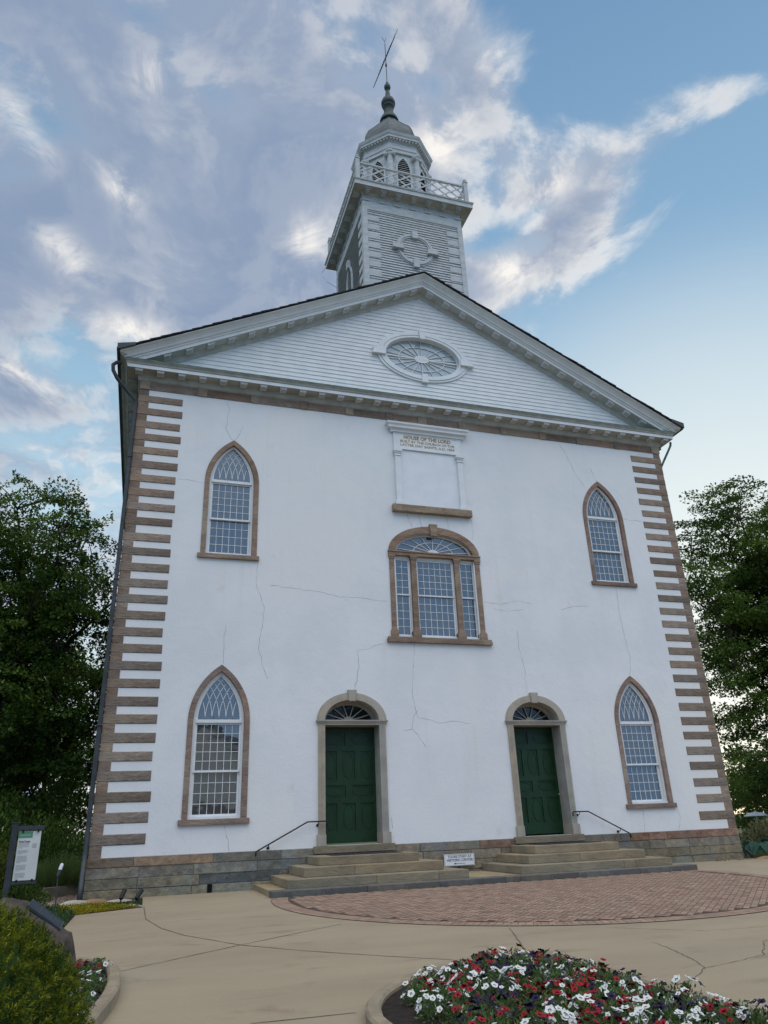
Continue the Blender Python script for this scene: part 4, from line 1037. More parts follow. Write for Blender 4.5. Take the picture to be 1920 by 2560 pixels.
# ------------------------------------------------------------------ steps and slab
def steps():
    r = random.Random(31)
    S = thing('stone_kerb_step', (0, -1.3, .16), 'long low dark stone step running below both flights of door steps', 'stone step')
    xs = [-5.25, -3.2, -1.55, .05, .42, 1.9, 3.6, 5.25]
    for a, b in zip(xs, xs[1:]):
        m = MB(); m.cur = stonetint(r, (1, 1, 1), .12); m.box(a+.003, b-.003, -2.70, -2.28, .05, .285); m.build('edge_stone', 'dark stone', S, bevel=.012)
    m = MB(); m.cur = (1.15, 1.1, 1.0); m.box(-5.24, 5.24, -2.278, -.06, .05, .279); m.build('landing_slab', 'step stone', S, bevel=.004)
    for cx, side in ((-2.76, 'left'), (2.755, 'right')):
        T_ = thing('door_steps', (cx, -1.2, .285), 'flight of three tan sandstone steps below the %s green door' % side, 'steps', 'sandstone steps at the doors')
        for i, (hw, yf, z0, z1, cuts) in enumerate(((2.09, 2.30, .281, .46, 3), (1.655, 1.86, .461, .655, 2), (1.215, 1.41, .656, .84, 1))):
            m = MB(); xs = [-hw] + sorted(r.uniform(-.55, .65)*hw for _ in range(cuts-1)) + [hw]
            for a, b in zip(xs, xs[1:]):
                m.cur = stonetint(r, (1, 1, 1), .1); m.box(cx+a+.002, cx+b-.002, -yf, -yf+.5, z0, z1)
            m.cur = stonetint(r, (1.05, 1.05, 1.05), .05); m.box(cx-hw+.001, cx+hw-.001, -yf+.502, -.06, z0, z1-.003)
            m.build('step', 'step stone', T_, bevel=.012)
        dm = MB(); y1 = -.20
        dm.hexa([(cx-.78, -1.08, .842), (cx+.92, -1.08, .842), (cx+.92, y1, .842), (cx-.78, y1, .842), (cx-.78, -1.08, .853), (cx+.92, -1.08, .853), (cx+.92, y1, .853), (cx-.78, y1, .853)])
        dm.build('door_mat', 'mat rubber', label='dark rubber mat lying before the %s green door' % side, cat='door mat', group='door mats')
        # handrail fixed to the wall
        s = -1 if cx < 0 else 1; x0 = cx+s*.74; h = MB(); y = -.14
        x0 = s*3.50; pts = [(x0, y, 1.50), (x0-s*.02, y, 1.55), (x0+s*.01, y, 1.60), (x0+s*.06, y, 1.605), (s*3.98, y, 1.60), (s*5.20, y, 1.00), (s*5.235, y, .97), (s*5.24, y, .88)]
        H = thing('handrail', (s*4.2, -.1, .9), 'thin black iron handrail on the white wall beside the %s green door' % side, 'handrail', 'iron handrails at the door steps')
        h.tube(pts, .017, 8); h.build('rail', 'black iron', H, smooth=True)
        for bx, bz in ((s*3.70, 1.60), (s*4.93, 1.135)):
            m = MB(); m.tube([(bx, y, bz-.01), (bx, y-.0, bz-.06), (bx, -.03, bz-.085), (bx, .0, bz-.085)], .010, 6); m.lathe([(.001, 0), (.036, .002), (.036, .012), (.001, .014)], 0, 0, 14)
            k = len(m.v)-56; m.v[k:] = [(bx+a, -.016+c_, bz-.085+b_) for a, b_, c_ in m.v[k:]]
            m.build('bracket', 'black iron', H)
steps()

# sign between the flights
def toursign():
    T_ = thing('direction_sign', (.01, -.12, .28), 'small white sign with black lettering and left arrow between the two flights of steps', 'sign')
    b = MB(); b.box(-.41, .43, -.135, -.115, .425, .705); b.build('board', 'sign white', T_)
    f = MB()
    for x0, x1, z0, z1 in ((-.395, .415, .435, .440), (-.395, .415, .690, .695), (-.395, -.390, .440, .690), (.410, .415, .440, .690)): f.box(x0, x1, -.138, -.135, z0, z1)
    f.build('border_line', 'grey ink', T_)
    text('TOURS START AT', .085, (.02, -.1365, .640), FR, 'ink', T_, width=.66); text('HISTORIC CENTER', .085, (.02, -.1365, .558), FR, 'ink', T_, width=.72)
    a = MB(); a.box(-.10, .16, -.1385, -.1355, .475, .483); a.prism([(-.16, .479), (-.08, .500), (-.10, .479), (-.08, .458)], -.1385, -.1355); a.build('arrow_mark', 'ink', T_)
    l = MB(); l.box(-.02, .04, -.113, -.105, .279, .425); l.build('stake', 'dark metal', T_)
toursign()

# ------------------------------------------------------------------ kerbed beds
def kerb(name, path, w, h, label):
    pts = [Vector((x, y)) for x, y in path]; mb = MB(); n = len(pts)
    # smooth
    sm = []
    for i in range(n-1):
        p0 = pts[max(i-1, 0)]; p1 = pts[i]; p2 = pts[i+1]; p3 = pts[min(i+2, n-1)]
        for k in range(5):
            t = k/5; sm.append(.5*((2*p1)+(-p0+p2)*t+(2*p0-5*p1+4*p2-p3)*t*t+(-p0+3*p1-3*p2+p3)*t**3))
    sm.append(pts[-1]); vs = []
    for i, p in enumerate(sm):
        d = (sm[min(i+1, len(sm)-1)]-sm[max(i-1, 0)]).normalized(); nn = Vector((d.y, -d.x))   # right-hand side = inside
        z = gz(p.y)
        q = p+nn*w; e = .02
        for a, zz in ((p, z-.05), (p, z+h-e), (p+nn*e, z+h), (q-nn*e, z+h), (q, z+h-e), (q, z-.05)): vs.append((a.x, a.y, zz))
    mb.add(vs, [(6*i+k, 6*i+k+1, 6*i+7+k, 6*i+6+k) for i in range(len(sm)-1) for k in range(5)])
    mb.build(name, 'kerb', label=label, cat='kerb', smooth=False)
    return sm
K1 = kerb('bed_kerb', BED, .13, .10, 'rounded concrete kerb round the large petunia bed in the foreground')
K2 = kerb('bed_kerb', LBED, .13, .12, 'curved concrete kerb round the planting with the boulder and yew')
def inset(P, w): # crude inward offset of an open path bed
    c = Vector((sum(p[0] for p in P)/len(P), sum(p[1] for p in P)/len(P))); return [tuple(Vector(p)+(c-Vector(p)).normalized()*w) for p in P]
sheet('bed_soil', inset(BED, .05), 'soil', .055); sheet('bed_soil', inset(LBED, .05), 'soil', .06)
sheet('planting_soil', [(-7.77, -2.74), (-8.97, -3.32), (-9.02, -4.9), (-9.04, -8.3), (-11.5, -8.6), (-22, -8), (-22, 6), (-13, 8), (-9.05, 8), (-9.05, -.03), (-7.77, -.03)], 'soil', -.012)
sheet('planting_soil', [(9.1, -.38), (9.1, 6), (16, 6), (22, 2), (22, -.75)], 'soil', -.012)

# ------------------------------------------------------------------ plants
RS = np.random.RandomState
def rdir(rs, n):
    v = rs.normal(size=(n, 3)); return v/np.linalg.norm(v, axis=1)[:, None]

def tree(name, base, H, crown, seed, nclu, per, leaf, m, label, cat='tree', group=None, trunk_r=.28, crad=.75, zmin=.25, limbs=11, lean=(0, 0), shape=.5, tw=.5):
    """tapered trunk, limbs and twigs reaching leaf sprays spread through an uneven crown. crown = (cx,cy,cz,rx,ry,rz)"""
    r = random.Random(seed); rs = RS(seed); T_ = thing(name, base, label, cat, group)
    cx, cy, cz, rx, ry, rz = crown; C = Vector((cx, cy, cz))
    tr = MB(); top = Vector((cx+lean[0], cy+lean[1], cz+rz*.55)); b = Vector(base); pts = []; rad = []
    for i in range(9):
        t = i/8; p = b.lerp(top, t)+Vector((sin(t*5+seed)*.22, cos(t*4+seed)*.22, 0))*t; pts.append(p); rad.append(trunk_r*(1.25-t*1.15) if i else trunk_r*1.5)
    tr.tube(pts, rad, 9)
    # lumpy envelope
    ld = rdir(rs, 26); la = rs.uniform(-.28, .24, 26)
    def env(d):
        w = np.exp(6*(ld@d - 1)); return 1+float((w*la).sum()/max(w.sum(), .6))
    ends = []; cen = []
    for k in range(limbs):
        az = 2*pi*(k*.618+r.random()*.12); el = -.25+1.35*((k+.5)/limbs)
        d = np.array([cos(az)*cos(el), sin(az)*cos(el), sin(el)]); e = env(d)*r.uniform(.72, .95)
        tip = Vector((cx+d[0]*rx*e, cy+d[1]*ry*e, cz+d[2]*rz*e))
        t = min(.85, max(.12, .18+.6*(k/limbs))); s = pts[int(t*8)].lerp(pts[min(int(t*8)+1, 8)], t*8 % 1)
        mid = s.lerp(tip, .45)+Vector((r.uniform(-.3, .3), r.uniform(-.3, .3), rz*.10)); q = s.lerp(tip, .75)+Vector((r.uniform(-.3, .3), r.uniform(-.3, .3), rz*.06))
        R0 = trunk_r*r.uniform(.3, .45); tr.tube([s, mid, q, tip], [R0, R0*.65, R0*.4, R0*.15], 6, caps=False); ends.append((s, mid, q, tip, R0))
    n = 0; tries = 0
    while n < nclu and tries < nclu*12:
        tries += 1
        d = rdir(rs, 1)[0]; f = r.random()**shape; e = env(d); p = Vector((cx+d[0]*rx*e*f, cy+d[1]*ry*e*f, cz+d[2]*rz*e*f))
        if p.z < base[2]+H*zmin*.6: continue
        # keep away from gaps so that sky shows through
        g = sin(p.x*1.3+seed)+sin(p.y*1.1+seed*2)+sin(p.z*1.5+seed*3)
        if g > 1.15 and f > .35: continue
        cen.append(p); n += 1
        if r.random() < tw:
            best = min(ends, key=lambda E_: min((p-x).length for x in E_[1:4])); x = min(best[1:4], key=lambda v: (p-v).length)
            tr.tube([x, x.lerp(p, .5)+Vector((0, 0, .12)), p], [best[4]*.28, best[4]*.18, .012], 4, caps=False)
    tr.build('trunk', 'bark', T_, smooth=True, fix=False)
    A = []; NN = []; TT = []
    for p in cen:
        k = int(per*r.uniform(.6, 1.35)); sc = crad*r.uniform(.7, 1.25)
        tl = rs.normal(size=2)*.35; o = np.clip(rs.normal(size=(k, 3)), -1.35, 1.35)*np.array([sc, sc, sc*.22])*.55; o[:, 2] += o[:, 0]*tl[0]+o[:, 1]*tl[1]; nrm = o/ (np.linalg.norm(o, axis=1)[:, None]+1e-6)+rs.normal(size=(k, 3))*.55; nrm[:, 2] -= .15
        A.append(o+np.array(p)); NN.append(nrm); TT.append(np.clip(rs.normal(.35, .25, k)+(r.random()-.45)*.95, 0, 1))
    A = np.concatenate(A); NN = np.concatenate(NN); TT = np.concatenate(TT)
    L = leaf*rs.uniform(.7, 1.3, len(A))
    leafmesh('crown', A, NN, L, L*.62, TT, m, T_, origin=tuple(base))
    return T_

tree('broadleaf_tree', (-13.6, 12, .1), 16, (-12.8, 12, 9.1, 4.6, 4.6, 6.6), 3, 500, 210, .13, 'leaves dark', 'tall broadleaf tree with spreading limbs left of the church, nearest its corner', group=None, trunk_r=.30, crad=.8, limbs=18)
tree('broadleaf_tree', (-19.5, 15, .1), 18, (-19.5, 15, 11, 5.5, 5.5, 6.4), 14, 240, 130, .2, 'leaves mid', 'broadleaf tree at the left edge of the picture behind the nearest tree', trunk_r=.32, crad=1.0)
tree('understorey_tree', (-11.8, 17.5, .1), 8, (-12.1, 17.5, 5.1, 2.8, 2.6, 4.3), 8, 210, 130, .15, 'leaves yellow', 'low yellow-green tree behind the tall tree, close to the church side', trunk_r=.13, crad=.7, tw=.3)
tree('understorey_tree', (-16.5, 19, .1), 9, (-16.5, 19, 4.6, 3.8, 3.2, 3.8), 9, 190, 120, .18, 'leaves mid', 'low bushy tree behind the information sign', trunk_r=.15, crad=.85, tw=.3)
tree('broadleaf_tree', (-15.5, 34, .1), 14, (-15.5, 34, 7.0, 6.5, 5, 7.0), 21, 170, 110, .30, 'leaves dark', 'distant dark tree seen through the trees on the left', trunk_r=.3, crad=1.3, tw=.2)
tree('maple_tree', (26.3, 12, -.8), 22, (26.4, 12, 11.8, 6.9, 6.6, 8.5), 5, 600, 300, .165, 'leaves dark', 'tall dark maple right of the church, its crown above the shrubs', trunk_r=.42, crad=1.05, limbs=22)
tree('round_tree', (29.8, 19, -1), 6.6, (29.8, 19, 2.3, 4.4, 3.6, 3.1), 6, 150, 130, .17, 'leaves mid', 'low rounded bright green tree beneath the maple', trunk_r=.2, crad=.85, tw=.1, zmin=0, shape=.4)
tree('broadleaf_tree', (37, 27, -1), 9, (37, 27, 3.2, 6.0, 4.0, 4.2), 17, 170, 110, .24, 'leaves dark', 'dark background tree at the right edge behind the rounded tree', trunk_r=.25, crad=1.1, tw=.1, zmin=0)
tree('yellow_shrub_tree', (20.0, 10.2, -.9), 3, (20.0, 10.2, .55, 1.35, 1.0, 1.05), 27, 45, 90, .13, 'leaves lime', 'bright yellow-green shrub behind the white parasol', cat='shrub', trunk_r=.05, crad=.45, limbs=6, tw=.3, zmin=0)

def shrub(name, c, rad, n, leaf, m, label, cat='shrub', seed=1, group=None, asp=.5, lift=.4, lumps=.2, droop=.0):
    rs = RS(seed); cx, cy, cz = c; d = rdir(rs, n); d[:, 2] = np.abs(d[:, 2])
    ld = rdir(rs, 14); la = rs.uniform(-lumps, lumps, 14); w = np.exp(7*(d@ld.T-1)); e = 1+(w*la).sum(1)/np.maximum(w.sum(1), .5)
    f = (rs.random(n)**.35)*e; P = np.stack([cx+d[:, 0]*rad[0]*f, cy+d[:, 1]*rad[1]*f, cz+d[:, 2]*rad[2]*f], 1)
    N = d+rs.normal(size=(n, 3))*.5; N[:, 2] += lift; L = leaf*rs.uniform(.6, 1.3, n)
    st = MB(); r = random.Random(seed)
    for k in range(9):
        a = r.random()*6.28; q = r.uniform(.25, .7); st.tube([(cx+cos(a)*.05, cy+sin(a)*.05, cz-.02), (cx+cos(a)*rad[0]*q*.6, cy+sin(a)*rad[1]*q*.6, cz+rad[2]*.5), (cx+cos(a)*rad[0]*q, cy+sin(a)*rad[1]*q, cz+rad[2]*.8)], [.02, .014, .006], 5, caps=False)
    T_ = thing(name, c, label, cat, group); st.build('stems', 'bark', T_, fix=False)
    leafmesh('foliage', P, N, L, L*asp, np.clip(rs.normal(.35, .28, n), 0, 1), m, T_, origin=c, droop=droop)
    return T_

shrub('dark_shrub', (-12.2, 5.0, .1), (1.6, 1.2, 2.3), 5200, .12, 'leaves dark', 'large dark shrub behind the ornamental grass', seed=31)
shrub('dark_shrub', (-10.6, 6.6, .1), (1.5, 1.3, 2.0), 5200, .11, 'leaves dark', 'dark rounded shrub against the side of the church', seed=32)
shrub('green_shrub', (-12.6, 2.2, .1), (1.5, 1.2, 1.75), 5200, .10, 'leaves mid', 'green shrub behind the left post of the information sign', seed=33)
shrub('green_shrub', (-11.0, 3.4, .1), (.7, .7, 1.25), 2400, .09, 'leaves yellow', 'light green shrub right behind the information panel', seed=34)
shrub('green_shrub', (-14.6, 4.5, .1), (1.7, 1.3, 2.6), 5600, .12, 'leaves mid', 'tall green shrub at the left edge of the picture behind the sign', seed=35)
shrub('dark_shrub', (-13.2, 9.5, .1), (3.0, 1.4, 3.2), 7000, .15, 'leaves dark', 'broad dark shrub below the tall tree on the left', seed=36)
shrub('tall_shrub', (-10.6, 11.5, .1), (1.3, 1.3, 4.6), 9000, .13, 'leaves mid', 'tall narrow shrub filling the gap between the big tree and the church wall', seed=38)
shrub('low_shrub', (-10.35, .3, .1), (.75, .6, .50), 2600, .06, 'leaves mid', 'low green bush under the information panel', seed=37)
shrub('variegated_shrub', (14.2, 4.2, -.35), (1.9, 1.0, 1.45), 3800, .13, 'variegated', 'cream-edged shrub beyond the hosta right of the church', seed=41)
shrub('variegated_shrub', (17.6, 5.0, -.55), (1.8, 1.0, 1.35), 3200, .13, 'variegated', 'cream-edged shrub below the parasol at the right edge', seed=42)
shrub('dark_shrub', (12.6, 7.0, -.4), (1.3, 1.3, 1.0), 3000, .12, 'leaves dark', 'dark low shrub in shade behind the right corner of the church', seed=43)

def hosta(c, label, seed):
    r = random.Random(seed); T_ = thing('hosta', c, label, 'plant', 'hostas by the right corner'); cx, cy, cz = c
    m = MB(); st = MB()
    for k in range(34):
        a = r.random()*2*pi; q = r.uniform(.1, .62); L = r.uniform(.28, .40); W = L*.72; z = cz+.62-q*.55+r.uniform(-.05, .08)
        p = Vector((cx+cos(a)*q, cy+sin(a)*q, z)); d = Vector((cos(a), sin(a), -.35-q*.6)).normalized(); s = d.cross(Vector((0, 0, 1))).normalized(); u = s.cross(d)
        rows = []
        for t, wv in ((0, .25), (.18, .85), (.42, 1.0), (.7, .72), (.9, .3), (1.0, .02)):
            base_ = p+d*L*t-Vector((0, 0, 1))*L*.35*t*t
            rows.append([base_-s*W*.5*wv+u*.045*wv, base_, base_+s*W*.5*wv+u*.045*wv])
        vs = [v for row in rows for v in row]; k_ = 1+r.uniform(-.2, .2); m.cur = (r.uniform(0, .7),)*3
        m.add(vs, [(3*i+j, 3*i+j+1, 3*i+4+j, 3*i+3+j) for i in range(5) for j in (0, 1)])
        st.tube([(cx+cos(a)*.04, cy+sin(a)*.04, cz), tuple(p)], .008, 4, caps=False)
    m.build('leaves', 'hosta', T_, smooth=True, fix=False); st.build('stems', 'hosta', T_, fix=False)
hosta((10.05, .45, .10), 'broad-leaved blue-green hosta nearest the right corner of the church', 51)
hosta((11.1, .35, .08), 'broad-leaved blue-green hosta farther from the corner, at the right edge', 52)

def tuft(name, c, rad, n, L, W, m, label, cat, seed, spread=.35, kind=None, group=None, droop=.15):
    rs = RS(seed); a = rs.random(n)*2*pi; q = np.sqrt(rs.random(n)); P = np.stack([c[0]+np.cos(a)*q*rad[0], c[1]+np.sin(a)*q*rad[1], np.full(n, c[2])], 1)
    N = np.stack([np.cos(a)*q*spread, np.sin(a)*q*spread, np.ones(n)], 1)+rs.normal(size=(n, 3))*.16; LL = L*rs.uniform(.55, 1.1, n)*(1.05-.35*q)
    o = leafmesh(name, P, N, LL, W, np.clip(rs.normal(.4, .3, n), 0, 1), m, None, origin=c, droop=droop)
    return setup(o, label, cat, group, kind)
tuft('ornamental_grass', (-9.72, 2.2, .14), (.42, .40), 2600, 1.25, .014, 'grass', 'tall feathery clump of grass beside the church corner', 'grass clump', 61, spread=.55)
tuft('ornamental_grass', (-10.35, 2.9, .14), (.38, .35), 1800, 1.05, .014, 'grass', 'smaller feathery grass clump behind the information panel', 'grass clump', 62, spread=.5)
tuft('lily_grass', (9.75, -.12, .12), (.55, .20), 1500, .30, .012, 'grass', 'fine green grass tuft in front of the hostas', 'grass clump', 63, spread=.6)
tuft('lily_grass', (10.9, -.35, .10), (.7, .20), 1500, .28, .012, 'grass', 'fine green grass tuft at the right edge of the bed', 'grass clump', 64, spread=.6)

def cover(name, poly, n, h, leaf, m, seed, label=None):
    rs = RS(seed); P = np.array(poly); lo, hi = P.min(0), P.max(0); pts = []
    def ins(x, y):
        c = False; j = len(poly)-1
        for i in range(len(poly)):
            if (poly[i][1] > y) != (poly[j][1] > y) and x < (poly[j][0]-poly[i][0])*(y-poly[i][1])/(poly[j][1]-poly[i][1])+poly[i][0]: c = not c
            j = i
        return c
    while len(pts) < n:
        x, y = rs.uniform(lo[0], hi[0]), rs.uniform(lo[1], hi[1])
        if ins(x, y): pts.append((x, y, gz(y)-.01+rs.random()**1.5*h*(.6+.4*sin(x*9)*cos(y*7))))
    C = np.array(pts); N = rs.normal(size=(n, 3))*.6; N[:, 2] += .8; L = leaf*rs.uniform(.6, 1.3, n)
    return leafmesh(name, C, N, L, L*.6, np.clip(rs.normal(.4, .3, n), 0, 1), m, None, origin=(poly[0][0], poly[0][1], gz(poly[0][1])), kind='stuff')
cover('ground_cover', [(-9.02, -8.0), (-9.0, -4.6), (-8.97, -3.4), (-9.2, -2.6), (-9.6, -1.8), (-10.6, -1.4), (-11.5, -3), (-11, -8.4)], 15000, .20, .045, 'ground cover', 71)
cover('sedum_carpet', [(-9.4, -1.45), (-8.5, -1.5), (-7.85, -2.55), (-8.9, -3.15), (-9.35, -2.7)], 7000, .09, .03, 'sedum', 72)
def gravel():
    r = random.Random(73); m = MB()
    for k in range(1500):
        x = r.uniform(-10.2, -9.06); y = r.uniform(-1.0, 1.9)
        if k % 5 == 0: x, y = r.uniform(7.8, 9.4), r.uniform(-.36, -.08)
        s = r.uniform(.015, .035); z = gz(y)-.004; t = r.random()*6.28; m.cur = stonetint(r, (1, .95, .9), .45)
        v = [(x+cos(t+i*1.57)*s, y+sin(t+i*1.57)*s*.8, z) for i in range(4)]+[(x+cos(t+i*1.57+.4)*s*.6, y+sin(t+i*1.57+.4)*s*.5, z+s*.9) for i in range(4)]
        m.hexa(v)
    m.build('gravel', 'pebble', kind='stuff', fix=False)
gravel()

def rock(name, c, s, m, label, seed, cat='stone', rot=0.0, sub=3, rough=.14, group=None, flat=.0):
    bm = bmesh.new(); bmesh.ops.create_icosphere(bm, subdivisions=sub, radius=1); rs = RS(seed); ld = rdir(rs, 22); la = rs.uniform(-rough, rough, 22)
    for v in bm.verts:
        d = np.array(v.co.normalized()); w = np.exp(9*(ld@d-1)); e = 1+float((w*la).sum()/max(w.sum(), .4)); v.co = v.co.normalized()*e
        v.co.x *= s[0]; v.co.y *= s[1]; v.co.z = max(v.co.z, -.25)*s[2]
    me = bpy.data.meshes.new(name); bm.to_mesh(me); bm.free(); me.materials.append(MATS[m]); me.polygons.foreach_set('use_smooth', [sub > 2]*len(me.polygons))
    o = bpy.data.objects.new(name, me); attach(o, c, None); o.rotation_euler = (0, 0, rot); return setup(o, label, cat, group)
rock('edging_stone', (-9.12, -1.35, .16), (.30, .16, .12), 'pale stone', 'rounded pale stone at the foot of the left downspout', 81)
rock('edging_stone', (-8.72, -1.15, .16), (.34, .14, .09), 'brown stone', 'flat rust-brown stone lying against the left wall corner', 82, flat=1)
rock('edging_stone', (-8.25, -1.15, .15), (.38, .14, .07), 'pale stone', 'long flat pale stone behind the two spotlights', 83)
rock('edging_stone', (-7.98, -2.35, .15), (.22, .10, .05), 'pale stone', 'small flat pale stone at the concrete edge before the spotlights', 84)
rock('edging_stone', (9.42, -.42, .13), (.36, .15, .10), 'brown stone', 'smooth orange-brown stone at the right corner of the church', 85)

# heather clump under the spotlights
cover('ground_cover', [(-8.5, -1.3), (-7.8, -1.2), (-7.8, -2.5), (-8.5, -2.6)], 1600, .06, .03, 'ground cover', 74)

def spotlight(x, y, z, dx, label, pale=False):
    T_ = thing('spotlight', (x, y, z), label, 'spotlight', 'garden spotlights along the wall'); s = MB(); s.tube([(x, y, z), (x+dx*.1, y, z+.13)], .012, 6); s.build('stake', 'black iron', T_)
    h = MB(); a = Vector((x+dx*.05, y+.0, z+.11)); d = Vector((dx, .55, .9)).normalized(); h.tube([a-d*.02, a, a+d*.20, a+d*.205], [.02, .042, .045, .03], 12); h.build('lamp_head', 'pale metal' if pale else 'black iron', T_)
spotlight(-8.22, -1.72, .16, .35, 'black garden spotlight tilted up at the wall, left one of the pair')
spotlight(-7.93, -1.95, .16, .62, 'black garden spotlight leaning right beside the concrete, right one of the pair')
spotlight(9.12, -.30, .14, -.5, 'black spotlight leaning left at the right corner of the church')
spotlight(9.75, .05, .12, -.45, 'pale-capped spotlight in the shade under the hosta', True)

def pathlamp():
    T_ = thing('stake_lamp', (-9.3, -3.32, .15), 'slim stake lamp with a tilted white top in the ground cover', 'garden lamp')
    p = MB(); p.tube([(-9.30, -3.32, .12), (-9.33, -3.32, .80)], .011, 8); p.build('pole', 'dark metal', T_)
    b = MB(); b.tube([(-9.335, -3.32, .80), (-9.33, -3.31, .83), (-9.31, -3.30, .92)], [.018, .03, .032], 10); b.build('socket', 'dark metal', T_)
    w = MB(); w.tube([(-9.31, -3.30, .92), (-9.285, -3.285, 1.01), (-9.280, -3.283, 1.025)], [.031, .031, .012], 10); w.build('white_top', 'sign white', T_)
pathlamp()

def infosign():
    T_ = thing('information_sign', (-10.45, 0, .12), 'black-framed information panel with a green header beside the shrubs', 'sign')
    A = Vector((-10.60, -.05, 0)); u = Vector((.985, .17, 0)).normalized()      # along the panel
    n = Vector((u.y, -u.x, 0))
    def B3(s0, s1, d0, d1, z0, z1):
        p = [A+u*s+n*d for s, d in ((s0, d0), (s1, d0), (s1, d1), (s0, d1))]
        return [(q.x, q.y, z0) for q in p]+[(q.x, q.y, z1) for q in p]
    m = MB(); m.hexa(B3(-.07, .05, -.05, .05, .1, 1.80)); m.hexa(B3(-.085, .065, -.065, .065, 1.80, 1.825)); m.build('post', 'dark metal', T_)
    m = MB(); m.hexa(B3(.051, .60, -.03, .03, 1.64, 1.74)); m.build('top_bar', 'dark metal', T_)
    m = MB(); m.hexa(B3(.051, .58, -.03, .03, .56, .62)); m.build('bottom_bar', 'dark metal', T_)
    m = MB(); m.hexa(B3(.085, .545, .0, .015, .635, 1.625)); P_ = m.build('panel', 'panel white', T_)
    g = MB(); g.hexa(B3(.087, .375, .0155, .018, 1.49, 1.62)); g.build('green_header', 'panel green', P_)
    c = MB()
    for s in (.15, .46): c.hexa(B3(s, s+.035, -.01, .03, 1.60, 1.66)); c.hexa(B3(s, s+.035, -.01, .03, .60, .655))
    c.build('clips', 'black iron', T_)
    rz = math.atan2(u.y, u.x); q = A+u*.225+n*.0175
    text('Kirtland Temple', .06, (q.x, q.y, 1.415), (radians(90), 0, rz), 'ink', P_, width=.22)
    q = A+u*.24+n*.0195; text('HISTORIC LANDMARK', .02, (q.x, q.y, 1.55), (radians(90), 0, rz), 'panel white', P_, width=.16) if False else None
    l = MB(); r = random.Random(4); z = 1.37
    for k in range(28):
        if k in (5, 9, 16, 22): z -= .03
        e = .325-r.uniform(0, .02) if k not in (4, 8, 15, 21, 27) else .20
        l.hexa(B3(.115, e, .0155, .0165, z, z+.006)); z -= .0215
    for k in range(5): l.hexa(B3(.385+(.01 if k % 2 else 0), .48, .0155, .0165, 1.36-.02*k, 1.366-.02*k))
    for k in range(4): l.hexa(B3(.405, .50, .0155, .0165, 1.60-.02*k, 1.603-.02*k))
    l.build('small_print', 'grey ink', P_)
    w = MB(); w.hexa(B3(.12, .33, .0185, .019, 1.545, 1.552)); w.build('header_line', 'panel white', P_)
infosign()

def timber():
    m = MB(); m.bar((-10.0, 1.35, .27), (-9.1, 2.1, .27), .10, .24); m.build('timber_edging', 'timber edging', label='low timber edging behind the gravel at the church corner', cat='edging', bevel=.01)
timber()

def boulder():
    T_ = thing('memorial_boulder', (-9.2, -10.0, .04), 'dark brown boulder bearing a slanted metal plaque beside the yew', 'boulder')
    prof = {}     # outline in (x,z) at the middle; depth tapers
    P = [(-9.95, .0), (-9.98, .35), (-9.80, .62), (-9.55, .80), (-9.30, .86), (-9.08, .84), (-8.88, .71), (-8.70, .59), (-8.60, .50), (-8.57, .38), (-8.55, .2), (-8.52, .0)]
    bm = bmesh.new(); rs = RS(4); L = []; ys = [-.42, -.34, -.18, 0, .18, .34, .42]; sc = [.86, .955, .99, 1.0, .99, .93, .82]
    for y, s in zip(ys, sc):
        row = []
        for x, z in P:
            cx = -9.2; row.append(bm.verts.new((cx+(x-cx)*s+rs.normal()*.006, -10.0+y+rs.normal()*.012, .02+z*(s if z > .1 else 1)+rs.normal()*.006)))
        L.append(row)
    for a, b in zip(L, L[1:]):
        for i in range(len(P)-1): bm.faces.new((a[i], a[i+1], b[i+1], b[i]))
    bm.faces.new(L[0][::-1]); bm.faces.new(L[-1])
    bmesh.ops.triangulate(bm, faces=bm.faces); bmesh.ops.subdivide_edges(bm, edges=bm.edges, cuts=2, use_grid_fill=True); bmesh.ops.recalc_face_normals(bm, faces=bm.faces)
    for v in bm.verts:
        n = v.normal; d = .018*sin(v.co.x*17+v.co.z*9)+.014*sin(v.co.y*23+v.co.x*7)+rs.normal()*.005
        top = v.co.x > -9.1 and abs(v.normal.z) > .6 and v.co.z > .5
        if not top: v.co += n*d
    o_ = (-9.2, -10.0, .04); bmesh.ops.translate(bm, verts=bm.verts, vec=(-o_[0], -o_[1], -o_[2]))
    me = bpy.data.meshes.new('stone'); bm.to_mesh(me); bm.free(); me.materials.append(MATS['boulder'])
    o = bpy.data.objects.new('stone', me); attach(o, o_, T_)
    a = Vector((-9.03, 0, .855)); b = Vector((-8.69, 0, .615)); d = (b-a).normalized(); up = Vector((-d.z, 0, d.x)); Y0, Y1 = Vector((0, -10.24, 0)), Vector((0, -9.84, 0))
    def slab(s0, s1, t0, t1, h0, h1):
        p = [a+d*s+Y0.lerp(Y1, t)+Vector((0, 0, -.03*(1-t)+.005)) for s, t in ((s0, t0), (s1, t0), (s1, t1), (s0, t1))]
        return [tuple(q+up*h0) for q in p]+[tuple(q+up*h1) for q in p]
    m = MB(); m.hexa(slab(0, .42, 0, 1, -.008, .012)); PL = m.build('plaque', 'plaque', T_)
    l = MB(); r = random.Random(5)
    for k in range(3):
        for j in range(5): l.hexa(slab(.03+.135*k+.022*j, .03+.135*k+.022*j+.009, .14, .86-r.uniform(0, .3), .0121, .0135))
    l.build('raised_lettering', 'ink', PL)
    e = MB()
    for s0, s1, t0, t1 in ((0, .42, 0, .025), (0, .42, .975, 1), (0, .01, .025, .975), (.41, .42, .025, .975), (.137, .143, .025, .975), (.272, .278, .025, .975)): e.hexa(slab(s0, s1, t0, t1, .0121, .016))
    e.build('plaque_rim', 'dark metal', PL)
boulder()

